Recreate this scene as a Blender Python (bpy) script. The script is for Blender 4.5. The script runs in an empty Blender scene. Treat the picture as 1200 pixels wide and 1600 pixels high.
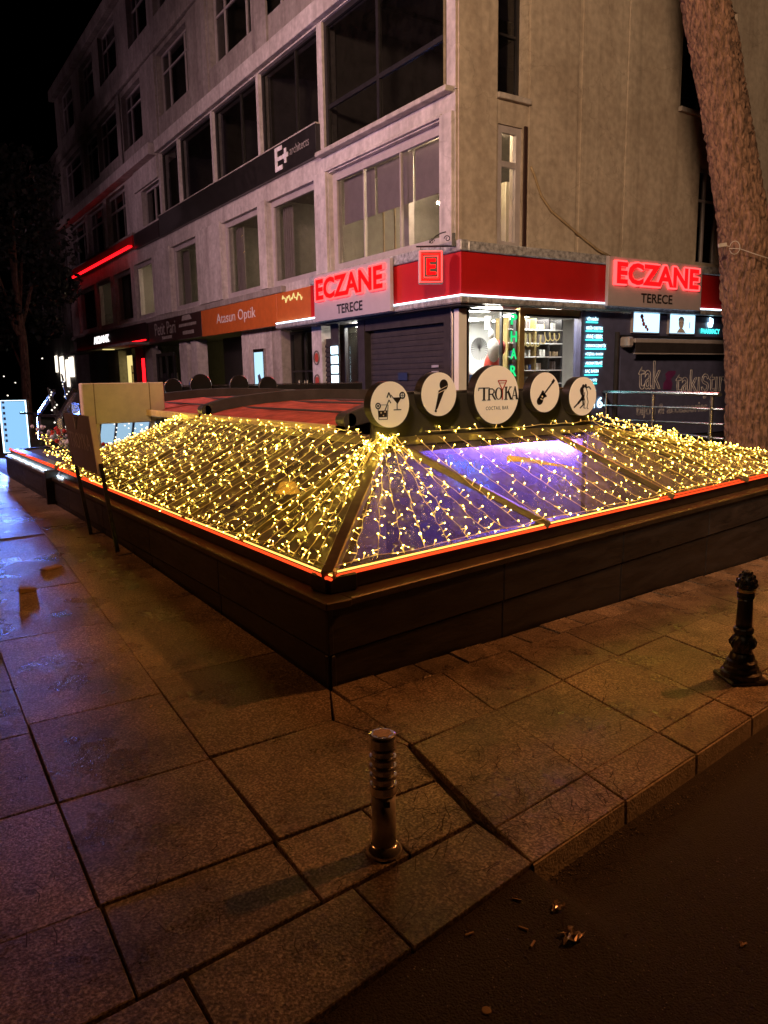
import bpy, bmesh, math, random
from mathutils import Vector, Matrix, noise
random.seed(7)
R = math.radians
SC = bpy.context.scene
COL = SC.collection

# ------------------------------------------------------------------ camera
# world axes: +Y runs along the left street front, +X along the right one
FPX, PITCH, ROLL, YAW, EYE = 1200.0, R(9.83), R(0.91), R(33.2), 1.65
fh = Vector((math.sin(YAW), math.cos(YAW), 0)); rh = Vector((math.cos(YAW), -math.sin(YAW), 0)); UP = Vector((0, 0, 1))
fw = fh*math.cos(PITCH) - UP*math.sin(PITCH)
u0 = UP*math.cos(PITCH) + fh*math.sin(PITCH)
cr = rh*math.cos(ROLL) - u0*math.sin(ROLL)
cu = u0*math.cos(ROLL) + rh*math.sin(ROLL)
CAM = Vector((0, 0, EYE))
cd = bpy.data.cameras.new('camera'); cam = bpy.data.objects.new('camera', cd); COL.objects.link(cam)
cd.sensor_fit = 'VERTICAL'; cd.sensor_height = 36; cd.lens = 27.0; cd.clip_start = 0.05; cd.clip_end = 500
cam.matrix_world = Matrix(((cr.x, cu.x, -fw.x, 0), (cr.y, cu.y, -fw.y, 0), (cr.z, cu.z, -fw.z, EYE), (0, 0, 0, 1)))
SC.camera = cam

# ------------------------------------------------------------------ sky, lamps, exposure
w = bpy.data.worlds.new('World'); SC.world = w; w.use_nodes = True
nt = w.node_tree; bg = nt.nodes['Background']; sky = nt.nodes.new('ShaderNodeTexSky')
sky.sky_type = 'NISHITA'; sky.sun_disc = False; sky.sun_elevation = R(-7); sky.sun_rotation = R(120)
nt.links.new(sky.outputs[0], bg.inputs[0]); bg.inputs[1].default_value = 0.05
SC.view_settings.view_transform = 'Standard'; SC.view_settings.look = 'None'
SC.view_settings.exposure = 0; SC.view_settings.gamma = 1
LAMP_POWER, LAMP_COL = 4300, (1.0, 0.31, 0.07)       # sodium lamp of the right-hand street
LAMP2_POWER, LAMP2_COL = 3500, (1.0, 0.57, 0.68)
LAMP3_POWER, LAMP3_COL = 10500, (1.0, 0.63, 0.37)
FILL_POWER = 850                                      # added warm fill over the left-hand pavement       # lamp across the road, on the right-hand front      # lamp of the pedestrian street on the left
SC.cycles.use_denoising = True
SC.cycles.sample_clamp_indirect = 3.0
SC.cycles.max_bounces = 8; SC.cycles.transparent_max_bounces = 16
SC.cycles.caustics_reflective = False; SC.cycles.caustics_refractive = False

# ------------------------------------------------------------------ measuring helpers
def ray(px, py): return fw*FPX + cr*(px-600) - cu*(py-800)
def onz(px, py, z):
    r = ray(px, py); return CAM + r*((z-EYE)/r.z)
def onx(px, py, x):
    r = ray(px, py); return CAM + r*(x/r.x)
def ony(px, py, y):
    r = ray(px, py); return CAM + r*(y/r.y)

# ------------------------------------------------------------------ mesh helpers
class MB:
    def __init__(s): s.v = []; s.f = []
    def poly(s, pts):
        n = len(s.v); s.v += [Vector(p) for p in pts]; s.f.append(tuple(range(n, n+len(pts)))); return s
    def hexa(s, p):                                    # 8 corners: bottom ring then top ring
        n = len(s.v); s.v += [Vector(q) for q in p]
        for f in ((3, 2, 1, 0), (4, 5, 6, 7), (0, 1, 5, 4), (1, 2, 6, 5), (2, 3, 7, 6), (3, 0, 4, 7)):
            s.f.append(tuple(n+i for i in f))
        return s
    def box(s, x0, x1, y0, y1, z0, z1):
        return s.hexa([(x0, y0, z0), (x1, y0, z0), (x1, y1, z0), (x0, y1, z0), (x0, y0, z1), (x1, y0, z1), (x1, y1, z1), (x0, y1, z1)])
    def fbox(s, P, a0, a1, b0, b1, d0, d1):            # box in a front's own frame (along, up, outwards)
        return s.hexa([P(a0, b0, d0), P(a1, b0, d0), P(a1, b0, d1), P(a0, b0, d1), P(a0, b1, d0), P(a1, b1, d0), P(a1, b1, d1), P(a0, b1, d1)])
    def bar(s, a, b, wd, ht, up=UP):
        a = Vector(a); b = Vector(b); t = (b-a).normalized(); x = t.cross(up).normalized()*(wd/2); y = x.cross(t).normalized()*(ht/2)
        return s.hexa([a-x-y, a+x-y, b+x-y, b-x-y, a-x+y, a+x+y, b+x+y, b-x+y])
    def prism(s, pts, off):                            # closed outline pushed along off
        off = Vector(off); n = len(s.v); k = len(pts)
        s.v += [Vector(p) for p in pts] + [Vector(p)+off for p in pts]
        s.f.append(tuple(range(n+k-1, n-1, -1))); s.f.append(tuple(range(n+k, n+2*k)))
        for i in range(k): j = (i+1) % k; s.f.append((n+i, n+j, n+k+j, n+k+i))
        return s
    def tube(s, pts, r, n=6, closed=False, caps=True):
        pts = [Vector(p) for p in pts]; m = len(pts); base = len(s.v); prev = None
        rr = r if isinstance(r, (list, tuple)) else [r]*m
        for i, p in enumerate(pts):
            if closed: t = pts[(i+1) % m]-pts[i-1]
            else: t = pts[min(i+1, m-1)]-pts[max(i-1, 0)]
            t.normalize()
            if prev is None:
                a = t.cross(UP)
                if a.length < 1e-3: a = t.cross(Vector((1, 0, 0)))
            else: a = prev - t*prev.dot(t)
            a.normalize(); prev = a; b = t.cross(a)
            for k in range(n):
                q = 2*math.pi*k/n; s.v.append(p + a*(math.cos(q)*rr[i]) + b*(math.sin(q)*rr[i]))
        for i in range(m if closed else m-1):
            for k in range(n):
                A = base+i*n+k; B = base+i*n+(k+1) % n; i2 = (i+1) % m; s.f.append((A, B, base+i2*n+(k+1) % n, base+i2*n+k))
        if caps and not closed:
            s.f.append(tuple(base+k for k in range(n-1, -1, -1))); s.f.append(tuple(base+(m-1)*n+k for k in range(n)))
        return s
    def lathe(s, prof, n=24, c=(0, 0, 0)):             # (radius, z) pairs
        c = Vector(c); base = len(s.v); m = len(prof)
        for r, z in prof:
            for k in range(n): q = 2*math.pi*k/n; s.v.append(c+Vector((r*math.cos(q), r*math.sin(q), z)))
        for i in range(m-1):
            for k in range(n):
                k2 = (k+1) % n; s.f.append((base+i*n+k, base+i*n+k2, base+(i+1)*n+k2, base+(i+1)*n+k))
        s.f.append(tuple(base+k for k in range(n-1, -1, -1))); s.f.append(tuple(base+(m-1)*n+k for k in range(n)))
        return s
    def blob(s, c, r, n=8, m=5):
        c = Vector(c); rx, ry, rz = (r, r, r) if not isinstance(r, (tuple, list)) else r
        prof = [(math.sin(math.pi*i/m), -math.cos(math.pi*i/m)) for i in range(1, m)]
        base = len(s.v)
        for a, z in prof:
            for k in range(n): q = 2*math.pi*k/n; s.v.append(c+Vector((rx*a*math.cos(q), ry*a*math.sin(q), rz*z)))
        for i in range(m-2):
            for k in range(n):
                k2 = (k+1) % n; s.f.append((base+i*n+k, base+i*n+k2, base+(i+1)*n+k2, base+(i+1)*n+k))
        b = len(s.v); s.v += [c-Vector((0, 0, rz)), c+Vector((0, 0, rz))]
        for k in range(n):
            k2 = (k+1) % n; s.f.append((b, base+k2, base+k)); s.f.append((b+1, base+(m-2)*n+k, base+(m-2)*n+k2))
        return s
    def mesh(s, name, m, smooth=False, base=None, bevel=0, recalc=True):
        me = bpy.data.meshes.new(name)
        o = Vector(base) if base is not None else Vector((0, 0, 0))
        me.from_pydata([v-o for v in s.v], [], s.f)
        if recalc or bevel:
            bm = bmesh.new(); bm.from_mesh(me)
            bmesh.ops.recalc_face_normals(bm, faces=bm.faces)
            if bevel: bmesh.ops.bevel(bm, geom=bm.edges[:], offset=bevel, segments=1, affect='EDGES')
            bm.to_mesh(me); bm.free()
        if smooth:
            for p in me.polygons: p.use_smooth = True
        if m is not None: me.materials.append(m)
        return me
    def build(s, name, m, parent=None, smooth=False, bevel=0, base=None, recalc=True):
        b = base
        if b is None and parent is not None: b = BASE[parent.name]
        if b is None: b = s.v[0]*0 if s.v else Vector()
        me = s.mesh(name, m, smooth, b, bevel, recalc)
        o = bpy.data.objects.new(name, me); COL.objects.link(o)
        if parent is not None: o.parent = parent; KIDS.setdefault(parent.name, []).append(o)
        else: o.location = b
        BASE[o.name] = Vector(b)
        return o
BASE = {}
KIDS = {}

def tag(o, label, cat, group=None):
    o['label'] = label; o['category'] = cat
    if group: o['group'] = group
    return o
def thing(name, label, cat, loc=(0, 0, 0), group=None):
    o = bpy.data.objects.new(name, None); COL.objects.link(o); o.location = loc; o.empty_display_size = 0.1
    BASE[o.name] = Vector(loc); return tag(o, label, cat, group)
def struct(o, kind='structure'): o['kind'] = kind; return o
def copy_tree(o, loc=None, label=None, parent=None):
    c = o.copy(); COL.objects.link(c); BASE[c.name] = BASE[o.name].copy()
    if parent is not None: c.parent = parent; KIDS.setdefault(parent.name, []).append(c)
    for ch in list(KIDS.get(o.name, [])): copy_tree(ch, parent=c)
    if loc is not None: c.location = loc
    if label: c['label'] = label
    return c

# ------------------------------------------------------------------ materials
def newmat(name):
    m = bpy.data.materials.new(name); m.use_nodes = True; n = m.node_tree; n.nodes.clear()
    out = n.nodes.new('ShaderNodeOutputMaterial'); return m, n, out
def pm(name, col, rough=0.6, metal=0.0, var=0.25, scale=6.0, bump=0.0, bscale=60.0, stretch=(1, 1, 1), col2=None, spec=0.5, randv=0.0, rvar=0.0):
    m, n, out = newmat(name); L = n.links.new
    p = n.nodes.new('ShaderNodeBsdfPrincipled'); L(p.outputs[0], out.inputs[0])
    p.inputs['Metallic'].default_value = metal; p.inputs['Roughness'].default_value = rough; p.inputs['Specular IOR Level'].default_value = spec
    tc = n.nodes.new('ShaderNodeTexCoord'); mp = n.nodes.new('ShaderNodeMapping'); mp.inputs['Scale'].default_value = stretch
    L(tc.outputs['Object'], mp.inputs[0])
    nz = n.nodes.new('ShaderNodeTexNoise'); nz.inputs['Scale'].default_value = scale; nz.inputs['Detail'].default_value = 6; nz.inputs['Roughness'].default_value = 0.65
    L(mp.outputs[0], nz.inputs[0])
    rp = n.nodes.new('ShaderNodeValToRGB'); c2 = col2 or tuple(c*(1-var) for c in col)
    rp.color_ramp.elements[0].position = 0.35; rp.color_ramp.elements[1].position = 0.65
    rp.color_ramp.elements[0].color = (*c2, 1); rp.color_ramp.elements[1].color = (*[min(1, c*(1+var*0.4)) for c in col], 1)
    L(nz.outputs[0], rp.inputs[0]); csock = rp.outputs[0]
    if randv:
        oi = n.nodes.new('ShaderNodeObjectInfo'); mr = n.nodes.new('ShaderNodeMapRange'); mr.inputs['To Min'].default_value = 1-randv; mr.inputs['To Max'].default_value = 1+randv
        L(oi.outputs['Random'], mr.inputs[0]); mx = n.nodes.new('ShaderNodeVectorMath'); mx.operation = 'SCALE'
        L(csock, mx.inputs[0]); L(mr.outputs[0], mx.inputs['Scale']); csock = mx.outputs[0]
    L(csock, p.inputs['Base Color'])
    if rvar:
        mr2 = n.nodes.new('ShaderNodeMapRange'); mr2.inputs['From Min'].default_value = 0.3; mr2.inputs['From Max'].default_value = 0.7
        mr2.inputs['To Min'].default_value = max(0.03, rough-rvar); mr2.inputs['To Max'].default_value = min(1, rough+rvar)
        L(nz.outputs[0], mr2.inputs[0]); L(mr2.outputs[0], p.inputs['Roughness'])
    if bump:
        nb = n.nodes.new('ShaderNodeTexNoise'); nb.inputs['Scale'].default_value = bscale; nb.inputs['Detail'].default_value = 4; L(mp.outputs[0], nb.inputs[0])
        b = n.nodes.new('ShaderNodeBump'); b.inputs['Strength'].default_value = bump; b.inputs['Distance'].default_value = 0.01
        L(nb.outputs[0], b.inputs['Height']); L(b.outputs[0], p.inputs['Normal'])
    return m
def em(name, col, st, sided=False):
    m, n, out = newmat(name); e = n.nodes.new('ShaderNodeEmission'); e.inputs[0].default_value = (*col, 1); e.inputs[1].default_value = st
    n.links.new(e.outputs[0], out.inputs[0]); return m
def glass(name, tint=(0.8, 0.8, 0.85), clear=0.8, rough=0.03, dirt=(0.2, 0.18, 0.15), dirtamt=0.05, gloss=1.0):
    """thin pane: see-through share, Fresnel reflection and a film of dust"""
    m, n, out = newmat(name); L = n.links.new
    tr = n.nodes.new('ShaderNodeBsdfTransparent'); tr.inputs[0].default_value = (*[c*clear for c in tint], 1)
    gl = n.nodes.new('ShaderNodeBsdfGlossy'); gl.inputs['Roughness'].default_value = rough; gl.inputs[0].default_value = (gloss, gloss, gloss, 1)
    df = n.nodes.new('ShaderNodeBsdfDiffuse'); df.inputs[0].default_value = (*dirt, 1)
    ge = n.nodes.new('ShaderNodeNewGeometry'); dt = n.nodes.new('ShaderNodeVectorMath'); dt.operation = 'DOT_PRODUCT'; L(ge.outputs['Incoming'], dt.inputs[0]); L(ge.outputs['Normal'], dt.inputs[1])
    ab = n.nodes.new('ShaderNodeMath'); ab.operation = 'ABSOLUTE'; L(dt.outputs['Value'], ab.inputs[0])
    om = n.nodes.new('ShaderNodeMath'); om.operation = 'SUBTRACT'; om.inputs[0].default_value = 1.0; L(ab.outputs[0], om.inputs[1])
    pw = n.nodes.new('ShaderNodeMath'); pw.operation = 'POWER'; pw.inputs[1].default_value = 5.0; L(om.outputs[0], pw.inputs[0])
    fr = n.nodes.new('ShaderNodeMath'); fr.operation = 'MULTIPLY_ADD'; fr.inputs[1].default_value = 0.93; fr.inputs[2].default_value = 0.06; L(pw.outputs[0], fr.inputs[0])
    m1 = n.nodes.new('ShaderNodeMixShader'); L(fr.outputs[0], m1.inputs[0]); L(tr.outputs[0], m1.inputs[1]); L(gl.outputs[0], m1.inputs[2])
    nz = n.nodes.new('ShaderNodeTexNoise'); nz.inputs['Scale'].default_value = 5; nz.inputs['Detail'].default_value = 7
    tc = n.nodes.new('ShaderNodeTexCoord'); L(tc.outputs['Object'], nz.inputs[0])
    mr = n.nodes.new('ShaderNodeMapRange'); mr.inputs['From Min'].default_value = 0.3; mr.inputs['From Max'].default_value = 0.75
    mr.inputs['To Min'].default_value = dirtamt*0.3; mr.inputs['To Max'].default_value = dirtamt*1.7; L(nz.outputs[0], mr.inputs[0])
    m2 = n.nodes.new('ShaderNodeMixShader'); tl = n.nodes.new('ShaderNodeBsdfTranslucent'); tl.inputs[0].default_value = (*dirt, 1); md = n.nodes.new('ShaderNodeMixShader'); md.inputs[0].default_value = .5; L(df.outputs[0], md.inputs[1]); L(tl.outputs[0], md.inputs[2])
    L(mr.outputs[0], m2.inputs[0]); L(m1.outputs[0], m2.inputs[1]); L(md.outputs[0], m2.inputs[2])
    L(m2.outputs[0], out.inputs[0]); return m
def plaster(name, base, stain, streak=(2.2, 2.2, 0.35)):
    """painted concrete: weather streaks running down, blotches, hairline cracks"""
    m, n, out = newmat(name); L = n.links.new; p = n.nodes.new('ShaderNodeBsdfPrincipled'); L(p.outputs[0], out.inputs[0])
    p.inputs['Roughness'].default_value = 0.85; tc = n.nodes.new('ShaderNodeTexCoord')
    mp = n.nodes.new('ShaderNodeMapping'); mp.inputs['Scale'].default_value = streak; L(tc.outputs['Object'], mp.inputs[0])
    a = n.nodes.new('ShaderNodeTexNoise'); a.inputs['Scale'].default_value = 1.3; a.inputs['Detail'].default_value = 8; a.inputs['Roughness'].default_value = 0.6; L(mp.outputs[0], a.inputs[0])
    r1 = n.nodes.new('ShaderNodeValToRGB'); r1.color_ramp.elements[0].position = 0.36; r1.color_ramp.elements[1].position = 0.62
    r1.color_ramp.elements[0].color = (*stain, 1); r1.color_ramp.elements[1].color = (*base, 1); L(a.outputs[0], r1.inputs[0])
    b = n.nodes.new('ShaderNodeTexNoise'); b.inputs['Scale'].default_value = 9; b.inputs['Detail'].default_value = 8; L(tc.outputs['Object'], b.inputs[0])
    r2 = n.nodes.new('ShaderNodeMapRange'); r2.inputs['From Min'].default_value = 0.3; r2.inputs['From Max'].default_value = 0.7; r2.inputs['To Min'].default_value = 0.78; r2.inputs['To Max'].default_value = 1.1; L(b.outputs[0], r2.inputs[0])
    v = n.nodes.new('ShaderNodeTexVoronoi'); v.feature = 'DISTANCE_TO_EDGE'; v.inputs['Scale'].default_value = 0.45
    wv = n.nodes.new('ShaderNodeTexNoise'); wv.inputs['Scale'].default_value = 2.5; wv.inputs['Detail'].default_value = 6; L(tc.outputs['Object'], wv.inputs[0])
    mxv = n.nodes.new('ShaderNodeVectorMath'); mxv.operation = 'MULTIPLY_ADD'; mxv.inputs[1].default_value = (0.7, 0.7, 0.7); L(wv.outputs['Color'], mxv.inputs[0]); L(tc.outputs['Object'], mxv.inputs[2]); L(mxv.outputs[0], v.inputs[0])
    r3 = n.nodes.new('ShaderNodeMapRange'); r3.inputs['From Min'].default_value = 0.0; r3.inputs['From Max'].default_value = 0.006; r3.inputs['To Min'].default_value = 0.80; r3.inputs['To Max'].default_value = 1.0; L(v.outputs['Distance'], r3.inputs[0])
    mp2 = n.nodes.new('ShaderNodeMapping'); mp2.inputs['Scale'].default_value = (7, 7, .22); L(tc.outputs['Object'], mp2.inputs[0])
    dr = n.nodes.new('ShaderNodeTexNoise'); dr.inputs['Scale'].default_value = 1.0; dr.inputs['Detail'].default_value = 5; L(mp2.outputs[0], dr.inputs[0])
    r4 = n.nodes.new('ShaderNodeMapRange'); r4.inputs['From Min'].default_value = .52; r4.inputs['From Max'].default_value = .70; r4.inputs['To Min'].default_value = 1.0; r4.inputs['To Max'].default_value = .80; L(dr.outputs[0], r4.inputs[0])
    mm0 = n.nodes.new('ShaderNodeMath'); mm0.operation = 'MULTIPLY'; L(r3.outputs[0], mm0.inputs[0]); L(r4.outputs[0], mm0.inputs[1])
    mm = n.nodes.new('ShaderNodeMath'); mm.operation = 'MULTIPLY'; L(r2.outputs[0], mm.inputs[0]); L(mm0.outputs[0], mm.inputs[1])
    sc = n.nodes.new('ShaderNodeVectorMath'); sc.operation = 'SCALE'; L(r1.outputs[0], sc.inputs[0]); L(mm.outputs[0], sc.inputs['Scale']); L(sc.outputs[0], p.inputs['Base Color'])
    bu = n.nodes.new('ShaderNodeBump'); bu.inputs['Strength'].default_value = 0.2; bu.inputs['Distance'].default_value = 0.01; L(b.outputs[0], bu.inputs['Height']); L(bu.outputs[0], p.inputs['Normal'])
    return m
def granite(name):
    """flamed granite: coarse speckle, dirt patches, wet gloss in the hollows"""
    m, n, out = newmat(name); L = n.links.new; p = n.nodes.new('ShaderNodeBsdfPrincipled'); L(p.outputs[0], out.inputs[0])
    tc = n.nodes.new('ShaderNodeTexCoord')
    s = n.nodes.new('ShaderNodeTexNoise'); s.inputs['Scale'].default_value = 95; s.inputs['Detail'].default_value = 3; L(tc.outputs['Object'], s.inputs[0])
    v = n.nodes.new('ShaderNodeTexVoronoi'); v.inputs['Scale'].default_value = 130; L(tc.outputs['Object'], v.inputs[0])
    add = n.nodes.new('ShaderNodeMath'); add.operation = 'MULTIPLY_ADD'; add.inputs[1].default_value = 0.35; L(v.outputs['Color'], add.inputs[0]); L(s.outputs[0], add.inputs[2])
    r = n.nodes.new('ShaderNodeValToRGB'); e = r.color_ramp.elements; e[0].position = 0.42; e[0].color = (0.085, 0.065, 0.05, 1); e[1].position = 0.92; e[1].color = (0.66, 0.56, 0.44, 1)
    x = e.new(0.66); x.color = (0.24, 0.185, 0.14, 1); L(add.outputs[0], r.inputs[0])
    g = n.nodes.new('ShaderNodeTexNoise'); g.inputs['Scale'].default_value = 2.3; g.inputs['Detail'].default_value = 8; g.inputs['Roughness'].default_value = 0.6; L(tc.outputs['Object'], g.inputs[0])
    mr = n.nodes.new('ShaderNodeMapRange'); mr.inputs['From Min'].default_value = 0.3; mr.inputs['From Max'].default_value = 0.7; mr.inputs['To Min'].default_value = 0.55; mr.inputs['To Max'].default_value = 1.15; L(g.outputs[0], mr.inputs[0])
    oi = n.nodes.new('ShaderNodeObjectInfo'); ro = n.nodes.new('ShaderNodeMapRange'); ro.inputs['To Min'].default_value = 0.72; ro.inputs['To Max'].default_value = 1.22; L(oi.outputs['Random'], ro.inputs[0])
    gum = n.nodes.new('ShaderNodeTexVoronoi'); gum.inputs['Scale'].default_value = 4.3; gum.inputs['Randomness'].default_value = 1; L(tc.outputs['Object'], gum.inputs[0])
    gm = n.nodes.new('ShaderNodeMapRange'); gm.inputs['From Min'].default_value = .05; gm.inputs['From Max'].default_value = .10; gm.inputs['To Min'].default_value = .45; gm.inputs['To Max'].default_value = 1.0; L(gum.outputs['Distance'], gm.inputs[0])
    st = n.nodes.new('ShaderNodeTexNoise'); st.inputs['Scale'].default_value = 0.9; st.inputs['Detail'].default_value = 10; st.inputs['Roughness'].default_value = .72; L(tc.outputs['Object'], st.inputs[0])
    sm = n.nodes.new('ShaderNodeMapRange'); sm.inputs['From Min'].default_value = .38; sm.inputs['From Max'].default_value = .52; sm.inputs['To Min'].default_value = .5; sm.inputs['To Max'].default_value = 1.05; L(st.outputs[0], sm.inputs[0])
    m0 = n.nodes.new('ShaderNodeMath'); m0.operation = 'MULTIPLY'; L(gm.outputs[0], m0.inputs[0]); L(sm.outputs[0], m0.inputs[1])
    m1_ = n.nodes.new('ShaderNodeMath'); m1_.operation = 'MULTIPLY'; L(mr.outputs[0], m1_.inputs[0]); L(m0.outputs[0], m1_.inputs[1])
    mm = n.nodes.new('ShaderNodeMath'); mm.operation = 'MULTIPLY'; L(m1_.outputs[0], mm.inputs[0]); L(ro.outputs[0], mm.inputs[1])
    sc = n.nodes.new('ShaderNodeVectorMath'); sc.operation = 'SCALE'; L(r.outputs[0], sc.inputs[0]); L(mm.outputs[0], sc.inputs['Scale']); L(sc.outputs[0], p.inputs['Base Color'])
    rr = n.nodes.new('ShaderNodeMapRange'); rr.inputs['From Min'].default_value = 0.35; rr.inputs['From Max'].default_value = 0.65; rr.inputs['To Min'].default_value = 0.21; rr.inputs['To Max'].default_value = 0.46; L(g.outputs[0], rr.inputs[0]); L(rr.outputs[0], p.inputs['Roughness'])
    b2 = n.nodes.new('ShaderNodeTexNoise'); b2.inputs['Scale'].default_value = 120; b2.inputs['Detail'].default_value = 5; L(tc.outputs['Object'], b2.inputs[0])
    bu = n.nodes.new('ShaderNodeBump'); bu.inputs['Strength'].default_value = 0.45; bu.inputs['Distance'].default_value = 0.006; L(b2.outputs[0], bu.inputs['Height']); L(bu.outputs[0], p.inputs['Normal'])
    return m

M = {}
def glow_acrylic(name, col, st):
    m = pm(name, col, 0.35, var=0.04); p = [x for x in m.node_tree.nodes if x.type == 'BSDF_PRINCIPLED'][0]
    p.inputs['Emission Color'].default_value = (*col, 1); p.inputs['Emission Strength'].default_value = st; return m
M['glowface'] = glow_acrylic('glowing_cream_face', (0.82, 0.76, 0.62), 0.17)  # faint glow added to the cream acrylic of the round signs
M['granite'] = granite('granite')
M['kerbface'] = pm('kerb_lit_concrete', (0.62, 0.58, 0.52), 0.85, var=0.35, scale=25, bump=0.5, bscale=90)  # lighter than the stones; front light on the face put into the colour
M['grout'] = pm('grout', (0.07, 0.055, 0.042), 0.9, bump=0.4)
M['asphalt'] = pm('asphalt', (0.048, 0.040, 0.036), 0.8, var=0.7, scale=110, bump=1.0, bscale=140, rvar=.1)
M['plaster'] = plaster('weathered_plaster', (0.50, 0.43, 0.35), (0.38, 0.315, 0.25), (1.1, 1.1, .55))
M['white'] = plaster('white_paint_wall', (0.60, 0.56, 0.55), (0.44, 0.40, 0.39), (1.5, 1.5, 0.6))
M['greywall'] = plaster('grey_render', (0.36, 0.33, 0.31), (0.24, 0.21, 0.20), (1.5, 1.5, 0.5))
M['wframe'] = pm('white_frame', (0.42, 0.38, 0.39), 0.45, var=0.15)
M['dframe'] = pm('dark_frame', (0.02, 0.018, 0.02), 0.4, var=0.3)
M['sill'] = pm('sill_stone', (0.45, 0.41, 0.38), 0.7, var=0.35, bump=0.3)
M['glass'] = glass('window_glass', (0.75, 0.75, 0.8), 0.85, 0.02, dirtamt=0.05)
M['glassd'] = glass('dark_glass', (0.5, 0.5, 0.55), 0.6, 0.02, dirtamt=0.03)
M['roofglass'] = glass('roof_glass', (0.85, 0.82, 0.80), 0.80, 0.12, (0.60, 0.50, 0.36), 0.34)  # dust film given a gold cast for the glow of the lights
M['roofglass2'] = glass('dusty_glow_roof_glass', (0.85, 0.82, 0.80), 0.80, 0.14, (0.66, 0.54, 0.32), 0.42)  # dust film thicker and more golden, standing in for the lights' haze
M['black'] = pm('black_paint', (0.018, 0.016, 0.016), 0.42, var=0.4, bump=0.08)
M['wallpanel'] = pm('charcoal_panel', (0.026, 0.025, 0.028), 0.55, var=0.6, scale=5, bump=0.3, bscale=22, stretch=(.5, .5, 2.5), randv=0.22, rvar=.18)
M['bronze'] = pm('bronze_sheet', (0.085, 0.07, 0.048), 0.46, metal=0.6, var=0.35, scale=5, bump=0.1)
M['rafter'] = pm('rafter_metal', (0.30, 0.24, 0.14), 0.36, metal=0.5, var=0.3)
M['gutter'] = pm('gutter_metal', (0.85, 0.70, 0.26), 0.35, metal=0.15, var=0.2)
M['board'] = pm('board_sheet', (0.10, 0.092, 0.082), 0.3, metal=0.5, var=0.2, scale=2, bump=0.03)
M['cream'] = pm('cream_acrylic', (0.80, 0.74, 0.62), 0.35, var=0.05)
M['purpleprint'] = pm('purple_print', (0.16, 0.03, 0.14), 0.5)
M['ink'] = pm('black_print', (0.012, 0.010, 0.010), 0.5)
M['redink'] = pm('red_print', (0.45, 0.06, 0.03), 0.5)
M['deck'] = pm('awning_fabric', (0.52, 0.10, 0.07), 0.75, var=0.45, scale=5, bump=0.3, bscale=25)
M['beam'] = pm('grey_beam', (0.06, 0.058, 0.06), 0.4, var=0.25)
M['chrome'] = pm('brushed_steel', (0.68, 0.64, 0.60), 0.26, metal=1.0, var=0.25, scale=14, bump=0.06, bscale=90)
M['bollardsteel'] = pm('bollard_steel', (0.85, 0.84, 0.84), 0.2, metal=0.88, var=0.3, scale=30)
M['satin'] = pm('satin_steel', (0.66, 0.65, 0.66), 0.42, metal=0.5, var=0.3, scale=18)
M['sticker'] = pm('worn_yellow_sticker', (0.72, 0.55, 0.26), 0.7, var=0.35, scale=60)
M['iron'] = pm('cast_iron', (0.014, 0.013, 0.013), 0.33, var=0.3, bump=0.25, bscale=70)
M['cable'] = pm('clear_cable', (0.88, 0.72, 0.38), 0.35, var=0.1)
M['redsheet'] = pm('red_sheet', (0.50, 0.012, 0.012), 0.4, var=0.12, scale=2)
M['orange'] = pm('orange_sheet', (0.55, 0.13, 0.03), 0.45, var=0.12)
M['brown'] = pm('dark_brown_sheet', (0.045, 0.022, 0.02), 0.45)
M['blackred'] = pm('maroon_black_sheet', (0.022, 0.010, 0.011), 0.4)
M['shutter'] = pm('grey_shutter', (0.040, 0.034, 0.037), 0.75, var=0.25, spec=0.2)
M['navy'] = pm('navy_sheet', (0.10, 0.105, 0.20), 0.4, var=0.2)
M['net'] = pm('plastic_wrap', (0.42, 0.42, 0.44), 0.3, var=0.6, scale=14, bump=0.8, bscale=22)
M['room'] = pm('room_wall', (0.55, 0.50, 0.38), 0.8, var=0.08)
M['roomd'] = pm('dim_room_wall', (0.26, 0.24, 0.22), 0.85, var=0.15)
M['shopwhite'] = pm('shop_white', (0.80, 0.80, 0.75), 0.5, var=0.05)
M['blind'] = pm('roller_blind', (0.38, 0.33, 0.30), 0.8, var=0.1)
M['gold'] = pm('gold_metal', (0.62, 0.46, 0.18), 0.35, metal=0.7, var=0.2)
M['wood'] = pm('beige_wood', (0.40, 0.30, 0.18), 0.6, var=0.25)
M['beige'] = pm('beige_box', (0.80, 0.70, 0.50), 0.5, var=0.1)
M['signgrey'] = pm('brown_grey_sheet', (0.16, 0.135, 0.125), 0.45, var=0.15)
M['greytext'] = pm('grey_letters', (0.34, 0.31, 0.29), 0.4)
M['whitetext'] = pm('white_letters', (0.80, 0.78, 0.80), 0.5)
M['leaf'] = pm('dark_leaf', (0.016, 0.020, 0.012), 0.6, var=0.5, scale=2)
M['leafg'] = pm('planter_leaf', (0.07, 0.10, 0.035), 0.55, var=0.4, scale=20)
M['needle'] = pm('dry_needles', (0.028, 0.014, 0.009), 0.8)
M['card'] = pm('cardboard', (0.38, 0.27, 0.15), 0.8, var=0.25)
M['butt'] = pm('cigarette_paper', (0.62, 0.46, 0.32), 0.8)
M['foil'] = pm('wrapper_foil', (0.75, 0.62, 0.55), 0.2, metal=0.6, var=0.5, scale=40)
M['plasticw'] = pm('white_plastic', (0.42, 0.38, 0.33), 0.4)
M['skin'] = pm('pale_print', (0.75, 0.68, 0.62), 0.6)
M['figred'] = pm('red_cloth', (0.55, 0.04, 0.02), 0.7)
M['figwhite'] = pm('white_fluff', (0.8, 0.8, 0.76), 0.9)
M['green'] = pm('green_plastic', (0.05, 0.35, 0.06), 0.5)
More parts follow.
